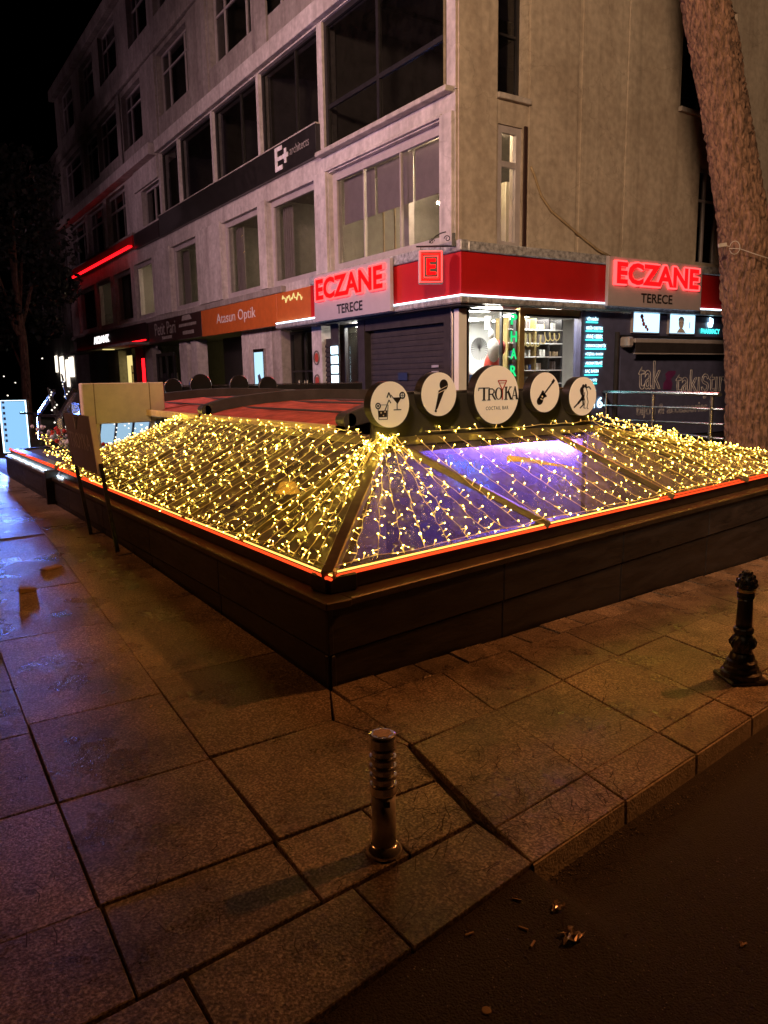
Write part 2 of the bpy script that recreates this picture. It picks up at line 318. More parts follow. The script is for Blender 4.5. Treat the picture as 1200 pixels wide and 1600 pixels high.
M['blue'] = pm('blue_plastic', (0.06, 0.14, 0.42), 0.5)
M['barfloor'] = pm('bar_floor', (0.30, 0.27, 0.30), 0.45, var=0.3, scale=3)
M['barwood'] = pm('bar_wood', (0.42, 0.30, 0.17), 0.6, var=0.4, scale=3)
M['barwall'] = pm('bar_wall', (0.55, 0.52, 0.58), 0.7, var=0.15)
M['glow_bulb'] = em('led_tip', (1.0, 0.68, 0.075), 44.0)
M['glow_body'] = em('led_body', (1.0, 0.56, 0.11), 1.9)
M['neon_y'] = em('neon_yellow', (1.0, 0.50, 0.10), 2.6)
M['neon_r'] = em('neon_red', (1.0, 0.07, 0.015), 1.5)
M['sign_red'] = em('sign_red', (1.0, 0.001, 0.0013), 9.0)
M['sign_pink'] = em('sign_rim', (1.0, 0.055, 0.055), 3.6)
M['sign_face'] = pm('sign_face', (0.46, 0.40, 0.43), 0.4, var=0.05)
M['led_white'] = em('led_white', (0.66, 0.85, 1.0), 6.0)
M['wrapglow'] = em('wrapped_led', (0.30, 0.42, 0.48), 0.9)
M['cyanbox'] = em('lightbox', (0.30, 0.62, 1.0), 1.05)
M['picbox'] = em('picture_box', (0.42, 0.74, 1.0), 2.2)
M['cyanrim'] = em('lightbox_rim', (0.6, 0.85, 1.0), 4.0)
M['shoplamp'] = em('shop_lamp', (1.0, 0.98, 0.86), 75)
M['roomlamp'] = em('room_lamp', (1.0, 0.76, 0.46), 480)
M['pendant'] = em('pendant_bulb', (1.0, .8, .5), 12)
M['teal'] = em('teal_neon', (0.05, 0.80, 0.75), 3.0)
M['tealw'] = em('white_neon', (0.50, 0.88, 1.0), 4.0)
M['greenled'] = em('green_led', (0.02, 0.75, 0.22), 1.3)
M['screen'] = em('screen', (0.50, 0.80, 1.0), 1.2)
M['redled'] = em('red_led_strip', (1.0, 0.006, 0.01), 4.0)
M['whiteled'] = em('white_lit_letters', (1.0, 0.92, 0.92), 2.2)
M['purple'] = em('purple_tube', (0.22, 0.12, 1.0), 210)
M['bluetube'] = em('blue_tube', (0.08, 0.20, 1.0), 3)
M['amber'] = em('amber_tube', (1.0, 0.42, 0.03), 1.6)
M['warmlit'] = em('warm_lit', (1.0, 0.78, 0.28), 1.0)
M['farlight'] = em('far_light', (1.0, 0.9, 0.75), 2.2)

# ================================================================== GROUND
def gz(x, y=0.0): return -0.04*max(0.0, x-1.88) + min(0.15, max(0.0, 0.03*(y-3.2)))*min(1.0, max(0.0, (3.2-x)/1.3))
KERB = lambda x: (1.74+0.17*(x-1.74)) if x >= 1.74 else (1.74-0.163*(1.74-x))
BANDI = lambda x: (1.965+0.172*(x-1.74)) if x >= 1.74 else (2.035-0.098*(1.74-x))
WALLY = lambda x: 3.452+0.1566*(x-1.893)           # foot line of the terrace wall along the right-hand street
WALLX = lambda y: 1.893-0.0145*(y-3.45)             # foot line of the terrace wall along the left-hand street

# pavement bed (a hole is left where the bar is sunk below the terrace) and the road, each a sheet
mb = MB()
xs = [-80, -20, -6, -3, -1.5, 0, 0.9, 1.7, 1.76, 1.88, 2.5, 4, 6, 9, 14, 25, 80]
GB = lambda x, y: (x, y, gz(x, y)-.035)
for a, b in zip(xs, xs[1:]):
    ya, yb = KERB(a), KERB(b)
    steps = [3.2, 5, 6.5, 8.2, 9.6, 14.2, 90]
    if b <= 1.77 or a >= 9:
        if a >= 9: steps = [t for t in (6.5, 9.6, 90) if t > max(ya, yb)+.05] if max(ya, yb) < 6 else [90]
        if b > 20 or a < -15: steps = [90]
    else:
        ta, tb = (WALLY(a)+.2, WALLY(b)+.2) if a > 1.8 else (3.6, 3.6)
        mb.poly([GB(a, ya), GB(b, yb), GB(b, tb), GB(a, ta)])
        if a >= 1.75: 
            mb.poly([GB(a, 10.3), GB(b, 10.3), GB(b, 14.2), GB(a, 14.2)]); mb.poly([GB(a, 14.2), GB(b, 14.2), GB(b, 90), GB(a, 90)])
        if a >= 6: mb.poly([GB(a, 4.9), GB(b, 4.9), GB(b, 10.3), GB(a, 10.3)])
        elif a >= 4: mb.poly([GB(5.27, 4.8), GB(b, 4.8), GB(b, 10.3), GB(5.27, 10.3)])
        continue
    for t in steps:
        mb.poly([GB(a, ya), GB(b, yb), GB(b, t), GB(a, t)]); ya = yb = t
pave = struct(mb.build('pavement', M['grout'], recalc=False))
KH = lambda x: 0.025 if x < 1.72 else (0.105 if x > 1.8 else 0.025+0.08*(x-1.72)/.08)
mb = MB(); xs = [-80, -30, -12, -6, -4, -3, -2, -1, -.5, 0, .4, .8, 1.2, 1.5, 1.65, 1.72, 1.8, 1.9, 2.1, 2.4, 2.8, 3.4, 4, 5, 6, 7.5, 9, 11, 14, 18, 25, 40, 80]
offs_ = [0.03, -.04, -.12, -.22, -.36, -.55, -.9, -1.2, -2, -3.5, -6, -12, -80]
rzz = lambda x, o: (gz(x)-KH(x)) if o > -.05 else lerp_(gz(x)-KH(x), -.02*max(-4, min(30, x-1)) - .06, min(1, (-o-.05)/.5)**.7)
lerp_ = lambda a, b, t: a+(b-a)*t
for x in xs:
    for o_ in offs_: mb.v.append(Vector((x, KERB(x)+o_, rzz(x, o_))))
m_ = len(offs_)
for i in range(len(xs)-1):
    for j in range(m_-1): v = i*m_+j; mb.f.append((v, v+1, v+m_+1, v+m_))
roadz = lambda x, y: rzz(x, y-KERB(x))
def onroad(px, py):
    c = onz(px, py, -.06)
    for _ in range(4): c = onz(px, py, roadz(c.x, c.y))
    return c
road = struct(mb.build('road', M['asphalt'], recalc=False, smooth=True))

# granite slabs, each one a piece of the pavement
nslab = 0
def slab(pts, t=0.05, gap=0.0032, parent=pave, name='paving_slab', m='granite', jitter=0.003):
    global nslab
    nslab += 1
    c = sum((Vector((p[0], p[1], 0)) for p in pts), Vector())/len(pts)
    top = []; dz = random.uniform(-jitter, jitter); tx, ty = random.uniform(-.004, .004), random.uniform(-.004, .004)
    for p in pts:
        q = Vector((p[0], p[1], 0)); d = (c-q); q = q + d.normalized()*gap*random.uniform(.7, 2.6)
        top.append(Vector((q.x, q.y, gz(q.x, q.y)+dz+(q.x-c.x)*tx+(q.y-c.y)*ty)))
    n = len(top); k = MB()
    inner = [p+(Vector((c.x, c.y, p.z))-p).normalized()*0.0045 for p in top]
    k.v = [p-Vector((0, 0, t)) for p in top] + [p-Vector((0, 0, .0035)) for p in top] + inner
    for i in range(n):
        j = (i+1) % n; k.f.append((i, j, n+j, n+i)); k.f.append((n+i, n+j, 2*n+j, 2*n+i))
    k.f.append(tuple(range(2*n, 3*n)))
    return k.build(name, M[m], parent)
def lerp(a, b, t): return a+(b-a)*t
Z_ = Vector((0, 0, 1))
# kerb stones and the bands behind them, left of the mitre
br = [-3.6, -3.0, -2.4, -1.8, -1.2, -0.62, -0.03, 0.565, 1.155, 1.735]
for a, b in zip(br, br[1:]):
    slab([(a, KERB(a)), (b, KERB(b)), (b-.005, BANDI(b)), (a-.005, BANDI(a))], t=.11, name='kerb_stone')
br = [-3.3, -2.68, -2.06, -1.44, -0.8, -0.18, 0.435, 1.045, 1.42]
for a, b in zip(br, br[1:]):
    slab([(a-.01, BANDI(a)+.012), (b-.01, BANDI(b)+.012), (b, 2.36), (a, 2.355)])
slab([(1.41, BANDI(1.41)+.012), (1.728, 2.047), (1.785, 2.36), (1.42, 2.36)])
# big slabs of the left-hand street, in columns along Y
def colx(y, k):                                       # long joints, numbered from the wall outwards
    if k == 0: return WALLX(y)-.004
    if k == 1: return 1.05+0.045*(y-2.4)
    if k == 2: return 0.43+0.018*(y-2.4)
    return 0.43+0.018*(y-2.4)-0.66*(k-2)
rows = {0: [3.12, 4.1, 5.5, 6.4, 7.6, 8.7, 9.8, 10.9, 12.0, 13.2, 14.6, 16, 18, 20],
        1: [2.36, 3.09, 3.9, 5.2, 6.3, 7.25, 8.3, 9.3, 10.4, 11.6, 12.9, 14.2, 16, 18, 20],
        2: [2.36, 3.1, 3.8, 4.9, 5.9, 6.8, 7.9, 9.0, 10.2, 11.5, 12.8, 14.4, 16, 18, 20]}
for k in range(0, 8):
    rw = rows.get(k) or [2.36+(i*1.02+(k % 2)*.5) for i in range(18)]
    for a, b in zip(rw, rw[1:]):
        if k == 0 and a < 3.3: slab([(colx(a, 1), a), (1.716, a), (1.888, 3.445), (colx(b, 0), b), (colx(b, 1), b)])
        else: slab([(colx(a, k+1), a), (colx(a, k), a), (colx(b, k), b), (colx(b, k+1), b)])
slab([(1.06, 2.365), (1.79, 2.365), (1.862, 2.69), (1.715, 3.115), (1.08, 3.095)])
slab([(1.722, 3.118), (1.868, 2.70), (1.886, 2.70), (1.886, 3.44)])
# right-hand street: kerb stones, two rows of slabs, a narrow gutter row along the wall
def J1(x): return 2.665+0.195*(x-1.85)
offs = [1.76]+[1.76+.61*i for i in range(1, 26)]
sk = lambda x, y: x+0.165*(y-BANDI(x))                # cross joints lean a little
for i, (a, b) in enumerate(zip(offs, offs[1:])):
    P = lambda x, f: (sk(x, f(x)), f(sk(x, f(x))))
    slab([P(a, KERB), P(b, KERB), P(b, BANDI), P(a, BANDI)], t=.13, name='kerb_stone', gap=.004)
    if i < 14:
        k0, k1 = P(a, KERB), P(b, KERB); o_ = Vector((.17, -1, 0)).normalized(); q = [Vector((k0[0]+.006, k0[1], 0))-o_*.012, Vector((k1[0]-.006, k1[1], 0))-o_*.012]
        mk = MB(); mk.hexa([q[0]+Z_*(gz(k0[0])-.13), q[1]+Z_*(gz(k1[0])-.13), q[1]+o_*.019+Z_*(gz(k1[0])-.13), q[0]+o_*.019+Z_*(gz(k0[0])-.13), q[0]+Z_*(gz(k0[0])-.008), q[1]+Z_*(gz(k1[0])-.008), q[1]+o_*.014+Z_*(gz(k1[0])-.008), q[0]+o_*.014+Z_*(gz(k0[0])-.008)]); mk.build('kerb_face', M['kerbface'], pave, bevel=.004)
    if i: slab([P(a, BANDI), P(b, BANDI), P(b, J1), P(a, J1)])
    else: slab([P(a, BANDI), P(b, BANDI), P(b, J1), (1.885, 2.675)])
    wl = lambda x: WALLY(x)-.2
    if i: slab([P(a, J1), P(b, J1), P(b, wl), P(a, wl)])
    else: slab([(1.89, 2.69), P(b, J1), P(b, wl), (1.89, 3.25)])
    for q in range(2):
        c0, c1 = lerp(a, b, q/2)+.14, lerp(a, b, (q+1)/2)+.14
        slab([(c0, wl(c0)), (c1, wl(c1)), (c1, WALLY(c1)), (c0, WALLY(c0))], name='gutter_slab', jitter=.006)

# ================================================================== OFFICE BUILDING ON THE CORNER
XF, YF = 7.9, 9.9
def LP(a, z, d=0.0): return Vector((XF-d, a, z))      # left front: along Y
def RP(a, z, d=0.0): return Vector((a, YF-d, z))      # right front: along X
B = thing('office_building', 'four storey concrete corner building with dark office windows and shops on the ground floor', 'building', (XF, YF, 0))

def front(P, a0, a1, z0, z1, holes, t, m, name='wall', open_start=True):
    """wall with openings: outer skin, inner skin and the reveals"""
    A = sorted({a0, a1, *[v for h in holes for v in h[:2]]}); Z = sorted({z0, z1, *[v for h in holes for v in h[2:]]})
    A = [v for v in A if a0 <= v <= a1]; Z = [v for v in Z if z0 <= v <= z1]
    def solid(i, j):
        if i < 0 or j < 0 or i >= len(A)-1 or j >= len(Z)-1: return False
        ca, cz = (A[i]+A[i+1])/2, (Z[j]+Z[j+1])/2
        return not any(h[0] < ca < h[1] and h[2] < cz < h[3] for h in holes)
    k = MB()
    for i in range(len(A)-1):
        for j in range(len(Z)-1):
            if not solid(i, j): continue
            x0, x1, y0, y1 = A[i], A[i+1], Z[j], Z[j+1]
            k.poly([P(x0, y0), P(x1, y0), P(x1, y1), P(x0, y1)]); k.poly([P(x0, y0, -t), P(x1, y0, -t), P(x1, y1, -t), P(x0, y1, -t)])
            if not solid(i-1, j) and not (i == 0 and open_start): k.poly([P(x0, y0), P(x0, y0, -t), P(x0, y1, -t), P(x0, y1)])
            if not solid(i+1, j): k.poly([P(x1, y0), P(x1, y0, -t), P(x1, y1, -t), P(x1, y1)])
            if not solid(i, j-1): k.poly([P(x0, y0), P(x0, y0, -t), P(x1, y0, -t), P(x1, y0)])
            if not solid(i, j+1): k.poly([P(x0, y1), P(x0, y1, -t), P(x1, y1, -t), P(x1, y1)])
    return k.build(name, M[m], B, recalc=False)
def window(P, a0, a1, z0, z1, vm=(), tz=(), fw_=.06, hw=None, fm='wframe', gm='glass', depth=.14, fd=.07, parent=None, name='window'):
    """frame with mullions and transoms; each pane is a piece of its own"""
    k = MB(); d0, d1 = -depth-fd, -depth
    k.fbox(P, a0, a1, z0, z0+fw_, d0, d1); k.fbox(P, a0, a1, z1-fw_, z1, d0, d1)
    k.fbox(P, a0, a0+fw_, z0+fw_, z1-fw_, d0, d1); k.fbox(P, a1-fw_, a1, z0+fw_, z1-fw_, d0, d1)
    A = [a0+fw_]; h = hw or fw_*.4
    for m in vm:
        c = a0+(a1-a0)*m; k.fbox(P, c-h, c+h, z0+fw_, z1-fw_, d0+.005, d1-.005); A += [c-h, c+h]
    A.append(a1-fw_); Z = [z0+fw_]
    for z in tz:
        Z += [z-h, z+h]
        for i in range(0, len(A), 2): k.fbox(P, A[i], A[i+1], z-h, z+h, d0+.01, d1-.01)
    Z.append(z1-fw_)
    f = k.build(name, M[fm], parent or B)
    for i in range(0, len(A), 2):
        for j in range(0, len(Z), 2):
            MB().poly([P(A[i], Z[j], d0+.03), P(A[i+1], Z[j], d0+.03), P(A[i+1], Z[j+1], d0+.03), P(A[i], Z[j+1], d0+.03)]).build('pane', M[gm], f, recalc=False)
    return f

YE = 37.6
W1 = [(10.25, 13.88, 3.76, 5.63), (14.39, 16.70, 3.76, 5.63), (17.14, 19.45, 3.76, 5.63), (21.25, 23.52, 3.78, 5.62),
      (25.26, 27.40, 3.80, 5.6), (27.88, 30.08, 3.80, 5.58), (30.60, 32.90, 3.80, 5.6), (33.15, 36.15, 3.82, 5.58)]
W2 = [(10.12, 14.0, 6.05, 8.38), (14.2, 16.92, 6.63, 8.37), (17.05, 19.74, 6.63, 8.37), (19.86, 22.36, 6.63, 8.37), (22.46, 24.0, 6.63, 8.37),
      (24.2, 26.05, 6.62, 7.70), (27.9, 30.4, 6.62, 8.3), (30.9, 33.4, 6.62, 8.3), (33.8, 37.0, 6.62, 8.3)]
W3 = [(10.4, 12.6, 9.33, 11.0), (13.2, 16.9, 9.33, 11.0), (17.12, 19.65, 9.33, 11.0), (21.2, 23.8, 9.32, 11.0), (25.38, 27.6, 9.26, 10.95), (28.2, 30.9, 9.32, 10.98), (31.0, 33.2, 9.22, 10.92), (33.55, 37.1, 9.28, 10.92)]
W4 = [(10.4, 12.6, 12.03, 13.62), (13.3, 16.2, 12.03, 13.62), (17.12, 19.65, 12.03, 13.62), (21.2, 23.8, 12.03, 13.62), (24.4, 26.4, 12.03, 13.55), (27.8, 30.0, 12.0, 13.6), (30.9, 33.0, 12.0, 13.5), (34.3, 36.8, 11.95, 13.62)]
front(LP, YF, YE, 3.57, 6.0, W1, .3, 'white')
front(LP, YF, YE, 6.0, 8.72, W2, .3, 'white')
front(LP, YF, YE, 8.72, 13.9, W3+W4, .3, 'greywall')
WR = [(8.75, 9.38, 6.08, 8.4), (8.76, 9.29, 3.74, 5.63), (13.30, 14.95, 6.62, 8.6), (14.0, 14.95, 3.85, 5.70)]
front(RP, XF, 21, 3.57, 13.9, WR, .3, 'plaster')
k = MB(); k.box(XF-.05, 21, YF-.05, YE, 13.9, 14.05); k.build('roof', M['greywall'], B)
MB().box(XF, 21, YE, YE+.02, 0, 13.9).build('wall', M['greywall'], B)
# storey slabs, back and party walls behind the glass
k = MB()
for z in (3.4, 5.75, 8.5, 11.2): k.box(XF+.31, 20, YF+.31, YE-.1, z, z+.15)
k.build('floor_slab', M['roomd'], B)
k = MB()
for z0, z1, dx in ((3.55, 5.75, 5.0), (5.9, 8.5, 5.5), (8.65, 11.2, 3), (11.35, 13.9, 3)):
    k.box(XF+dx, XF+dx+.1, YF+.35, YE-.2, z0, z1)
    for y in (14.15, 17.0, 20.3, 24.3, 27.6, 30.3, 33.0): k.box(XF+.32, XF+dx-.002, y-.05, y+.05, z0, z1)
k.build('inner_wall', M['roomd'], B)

# windows of the first floor
for i, (a0, a1, z0, z1) in enumerate(W1):
    vm = (0.36, 0.69) if i == 0 else ()
    window(LP, a0, a1, z0, z1, vm, (), .15 if i == 0 else .13, .014, 'wframe', depth=.1)
for i, (a0, a1, z0, z1) in enumerate(W2):
    if i == 0: window(LP, a0, a1, z0, z1, (.52,), (6.85,), .1, None, 'dframe', 'glassd', depth=.05)
    elif i < 5: window(LP, a0, a1, z0, z1, (.4,) if i < 3 else (), (), .05, None, 'dframe', 'glassd', depth=.08)
    elif i == 5: window(LP, a0, a1, z0, z1, (.5,), (), .06, None, 'wframe', 'glassd')
    else: window(LP, a0, a1, z0, z1, (.3, .7), (7.75,), .09, None, 'wframe', 'glassd')
for ws, tz in ((W3, 10.5), (W4, 13.1)):
    for a0, a1, z0, z1 in ws: window(LP, a0, a1, z0, z1, (.25, .75), (tz,), .055, None, 'wframe', 'glassd', depth=.16)
window(RP, *WR[0], (), (7.05,), .05, None, 'dframe', 'glassd', depth=.2)
f = window(RP, *WR[1], (), (5.05,), .11, None, 'wframe', 'glass', depth=.03)
window(RP, *WR[2], (.5,), (), .06, None, 'dframe', 'glassd', depth=.22)
window(RP, *WR[3], (.55,), (5.1,), .06, None, 'wframe', 'glassd', depth=.22)
MB().fbox(RP, 8.72, 9.42, 5.99, 6.075, -.05, .07).build('sill', M['sill'], B, bevel=.008)
MB().fbox(RP, 13.25, 15.0, 6.53, 6.615, -.05, .07).build('sill', M['sill'], B, bevel=.008)
k = MB(); k.fbox(RP, 9.315, 9.375, 3.72, 5.66, .0, .035); k.build('downpipe', M['brown'], B)

# proud panels, ledges, cornices on the left front
for a0, a1 in ((9.93, 10.24), (13.90, 14.37), (16.72, 17.12), (19.47, 21.23), (23.54, 25.24)):
    MB().fbox(LP, a0, a1, 3.75, 5.68, .002, .06).build('pillar_panel', M['white'], B, bevel=.006)
MB().fbox(LP, YF-.03, YE, 5.985, 6.0, -.0, .012).build('ledge', M['white'], B)
k = MB(); k.fbox(LP, 9.95, 14.12, 5.955, 6.04, .004, .16); k.build('ledge', M['sill'], B, bevel=.01)
MB().fbox(LP, 10.2, 13.95, 5.655, 5.70, .004, .06).build('ledge', M['white'], B, bevel=.006)
MB().fbox(LP, YF-.04, 24.1, 8.40, 8.74, .004, .13).build('cornice', M['white'], B, bevel=.01)
MB().fbox(LP, 24.12, YE+.1, 8.36, 8.68, .004, .30).build('cornice', M['white'], B, bevel=.01)
MB().fbox(LP, YF-.04, YE, 11.12, 11.42, .004, .12).build('cornice', M['greywall'], B, bevel=.02)
MB().fbox(LP, YF-.04, YE+.1, 13.66, 14.08, .004, .22).build('cornice', M['greywall'], B, bevel=.02)
for a0, a1 in ((16.3, 17.05), (19.75, 21.1), (23.9, 25.3), (27.7, 28.1)):
    MB().fbox(LP, a0, a1, 8.75, 11.1, .004, .05).build('pillar_panel', M['greywall'], B)
MB().fbox(LP, 15.9, 37.58, 3.575, 3.72, .004, .12).build('ledge', M['greywall'], B, bevel=.01)
MB().fbox(LP, 24.15, 26.6, 7.74, 8.35, .004, .07).build('panel', M['white'], B)
MB().fbox(LP, 27.0, 33.6, 6.5, 6.6, .004, .1).build('ledge', M['greywall'], B)
# shallow pilasters of the right front, with open joints between them
for a0, a1, d in ((7.94, 8.71, .035), (9.42, 10.52, .03), (10.63, 11.75, .025), (11.79, 13.2, .03)):
    k = MB(); k.fbox(RP, a0, a1, 3.73, 13.8, .003, d); k.build('panel', M['plaster'], B)
# blinds and rooms behind the first-floor windows
for a0, a1 in ((10.38, 11.33), (11.40, 12.52), (12.6, 13.72)):
    k = MB(); k.fbox(LP, a0, a1, 4.66, 5.5, -.272, -.264); k.build('blind', M['blind'], B)
k = MB()
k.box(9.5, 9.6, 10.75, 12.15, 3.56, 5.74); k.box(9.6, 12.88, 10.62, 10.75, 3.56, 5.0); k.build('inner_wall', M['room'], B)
k = MB(); k.box(8.6, 8.72, 12.15, 12.32, 3.56, 5.74); k.build('inner_wall', M['wframe'], B)
k = MB()
for y in (12.75, 13.05, 13.45): k.box(8.9, 8.93, y, y+.03, 3.6, 5.0)
k.box(8.75, 12.8, 12.4, 14.05, 3.56, 3.6); k.build('partition', M['wood'], B)
def lamp_disc(c, r, m='roomlamp', name='ceiling_light'):
    return MB().lathe([(r, 0), (r, .03)], 12, c).build(name, M[m], B)
for c, r in (((9.0, 11.4, 5.70), .15), ((9.2, 10.5, 5.70), .10), ((10.2, 13.3, 5.2), .06), ((10.5, 15.6, 5.69), .10), ((10.8, 18.4, 5.69), .08), ((9.4, 18.0, 5.69), .05), ((10.2, 22.6, 5.2), .06), ((9.6, 26.2, 5.69), .12), ((10.0, 31.2, 5.69), .05)):
    lamp_disc(c, r)
k = MB()
for z in (4.2, 4.05): k.box(10.3, 10.33, 10.0, 10.6, z, z+.02)
for y in (10.02, 10.2, 10.4, 10.58): k.box(10.3, 10.33, y, y+.02, 3.7, 4.2)
k.build('lit_shelf', em('blue_shelf', (.35, .45, 1), 3), B)
k = MB(); k.box(9.6, 10.3, 15.1, 15.9, 4.9, 4.96); k.box(9.8, 9.95, 15.3, 15.45, 4.55, 4.9); k.build('hanging_unit', M['brown'], B)
for (y0, y1, x) in ((15.1, 15.75, 10.2), (21.6, 22.1, 10), (25.4, 26.2, 9.4)):
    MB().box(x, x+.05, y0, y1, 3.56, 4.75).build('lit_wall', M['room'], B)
k = MB(); k.blob((8.6, 25.7, 4.15), (.15, .2, .28)); k.box(8.55, 8.65, 25.65, 25.75, 3.56, 4.0); k.build('house_plant', M['leaf'], B)
# clutter seen through the other first-floor windows
rnd_ = random.Random(21)
for a0, a1, z0, z1 in W1[1:7]:
    y = a0+.2
    k = MB()
    while y < a1-.2:
        w_ = rnd_.uniform(.25, .6); h_ = rnd_.uniform(.35, 1.0)
        if rnd_.random() < .75: k.box(9.0+rnd_.uniform(0, 1.2), 10.4, y, y+w_, 3.56, z0+h_)
        y += w_+rnd_.uniform(.05, .4)
    k.build('cabinet', M['brown'] if rnd_.random() < .6 else M['wood'], B)
    c = Vector((9.0+rnd_.uniform(0, .8), rnd_.uniform(a0+.4, a1-.3), rnd_.uniform(4.9, 5.15)))
    k = MB(); k.lathe([(.16, 0), (.05, .16)], 12, c); k.tube([c+Z_*.16, Vector((c.x, c.y, 5.72))], .008, 5); k.build('pendant_shade', M['dframe'], B)
    k = MB(); k.blob(c+Z_*.02, .045, 8, 6); k.build('pendant_bulb', M['pendant'], B)
    k = MB(); n_ = 8
    for i in range(n_): k.box(8.24+.03*(i % 2), 8.27+.03*(i % 2), a1-.16-.05*i, a1-.115-.05*i, z0+.12, z1-.12)
    if rnd_.random() < .6: k.build('curtain', M['blind'], B)
# AC unit and ceiling strips in the dark corner office
k = MB(); k.box(9.6, 10.6, 11.6, 12.7, 7.75, 8.1); k.build('air_conditioner', M['dframe'], B, bevel=.02)
k = MB(); k.box(8.6, 8.66, 10.6, 13.6, 8.44, 8.49); k.box(8.66, 11, 13.0, 13.06, 8.44, 8.49); k.build('ceiling_strip', M['dframe'], B)

# ------------------------------------------------------------------ lettering
def text_mesh(body, off=0.0, extrude=0.0, outline=0.0, spacing=1.0):
    cu_ = bpy.data.curves.new('lettering', 'FONT'); cu_.body = body; cu_.space_character = spacing
    if outline: cu_.fill_mode = 'NONE'; cu_.bevel_depth = outline; cu_.bevel_resolution = 0
    else: cu_.offset = off; cu_.extrude = extrude
    cu_.resolution_u = 3
    o = bpy.data.objects.new('lettering', cu_); COL.objects.link(o)
    dg = bpy.context.evaluated_depsgraph_get(); me = bpy.data.meshes.new_from_object(o.evaluated_get(dg))
    bpy.data.objects.remove(o); bpy.data.curves.remove(cu_); return me
def lettering(body, O, ax, ay, wdt, hgt, mat, parent, name='lettering', off=0.0, extrude=0.0, outline=0.0, skew=0.0, spacing=1.0, flip=False):
    """letters fitted into a box: O is its lower left corner, ax / ay its directions"""
    me = text_mesh(body, off, extrude, outline, spacing); xs = [v.co.x for v in me.vertices]; ys = [v.co.y for v in me.vertices]
    x0, x1, y0, y1 = min(xs), max(xs), min(ys), max(ys); n = ax.cross(ay); b = BASE[parent.name]; s = wdt/(x1-x0)
    for v in me.vertices:
        c = v.co; u = (c.x-x0)/(x1-x0)*wdt; q = (c.y-y0)/(y1-y0)*hgt
        if flip: u = wdt-u
        v.co = O + ax*(u+skew*q) + ay*q + n*(c.z*s) - b
    me.materials.clear(); me.materials.append(M[mat])
    o = bpy.data.objects.new(name, me); COL.objects.link(o); o.parent = parent; BASE[o.name] = b; KIDS.setdefault(parent.name, []).append(o)
    return o
X, Y, Z = Vector((1, 0, 0)), Vector((0, 1, 0)), Vector((0, 0, 1))
def ltext(body, a_left, a_right, z0, z1, d, mat, parent, **kw):       # on the left front; reads towards -Y
    return lettering(body, LP(a_left, z0, d), -Y, Z, a_left-a_right, z1-z0, mat, parent, **kw)
def rtext(body, a_left, a_right, z0, z1, d, mat, parent, **kw):
    return lettering(body, RP(a_left, z0, d), X, Z, a_right-a_left, z1-z0, mat, parent, **kw)
def sheet_thing(name, label, cat, P, a0, a1, z0, z1, d0, d1, mat, group=None, part='panel', bevel=.004):
    t = thing(name, label, cat, P((a0+a1)/2, z0, (d0+d1)/2), group)
    MB().fbox(P, a0, a1, z0, z1, d0, d1).build(part, M[mat], t, bevel=bevel); return t

# ================================================================== SHOP FRONTS AND SIGNS, LEFT-HAND STREET
# pharmacy fascia that wraps the corner
PF = thing('pharmacy_fascia', 'long plain red fascia wrapping the building corner above the pharmacy windows', 'fascia', (7.79, 9.62, 2.92))
MB().box(7.79, 7.90, 9.62, 14.55, 2.935, 3.57).build('panel', M['redsheet'], PF)
MB().box(7.902, 20.5, 9.62, 9.89, 2.935, 3.57).build('panel', M['redsheet'], PF)
k = MB(); k.box(7.74, 7.898, 9.57, 14.5, 3.575, 3.74); k.build('netting_trim', M['net'], PF, bevel=.015)
k = MB(); k.box(7.90, 20.4, 9.57, 9.87, 3.575, 3.725); k.build('netting_trim', M['net'], PF, bevel=.015)
k = MB(); k.box(7.75, 7.898, 9.58, 16.2, 2.80, 2.905); k.box(7.90, 20.4, 9.58, 9.70, 2.80, 2.905); k.build('wrapped_strip', M['net'], PF, bevel=.02)
k = MB(); k.tube([(7.772, 16.2, 2.918), (7.772, 9.605, 2.918)], .011, 6); k.tube([(7.772, 9.605, 2.918), (20.4, 9.605, 2.918)], .011, 6); k.build('led_strip', M['led_white'], PF)
k = MB(); k.box(7.80, 8.3, 9.64, 16, 2.77, 2.795); k.build('soffit', M['shutter'], PF)

def eczane(P, al, ar, z0, z1, d, label, tf):
    t = sheet_thing('pharmacy_sign', label, 'sign', P, min(al, ar), max(al, ar), z0, z1, d-.07, d, 'sign_face', 'pharmacy name signs')
    wd = abs(al-ar); h = z1-z0; s = -1 if al > ar else 1
    L = lambda f: al+s*wd*f
    tf('ECZANE', L(.045), L(.955), z0+h*.42, z1-h*.07, d+.022, 'sign_pink', t, name='lit_letters', off=.045, extrude=.04)
    tf('ECZANE', L(.060), L(.940), z0+h*.45, z1-h*.10, d+.046, 'sign_red', t, name='lit_letters', off=.034, extrude=.004)
    tf('TERECE', L(.33), L(.67), z0+h*.10, z0+h*.30, d+.004, 'ink', t, name='letters', off=.02, extrude=.002)
    return t
eczane(LP, 14.16, 11.40, 2.81, 3.70, .24, 'white pharmacy sign with glowing red letters on the left-hand street front', ltext)
eczane(RP, 10.96, 13.62, 2.86, 3.70, .44, 'white pharmacy sign with glowing red letters on the right-hand street front, beside the tree', rtext)

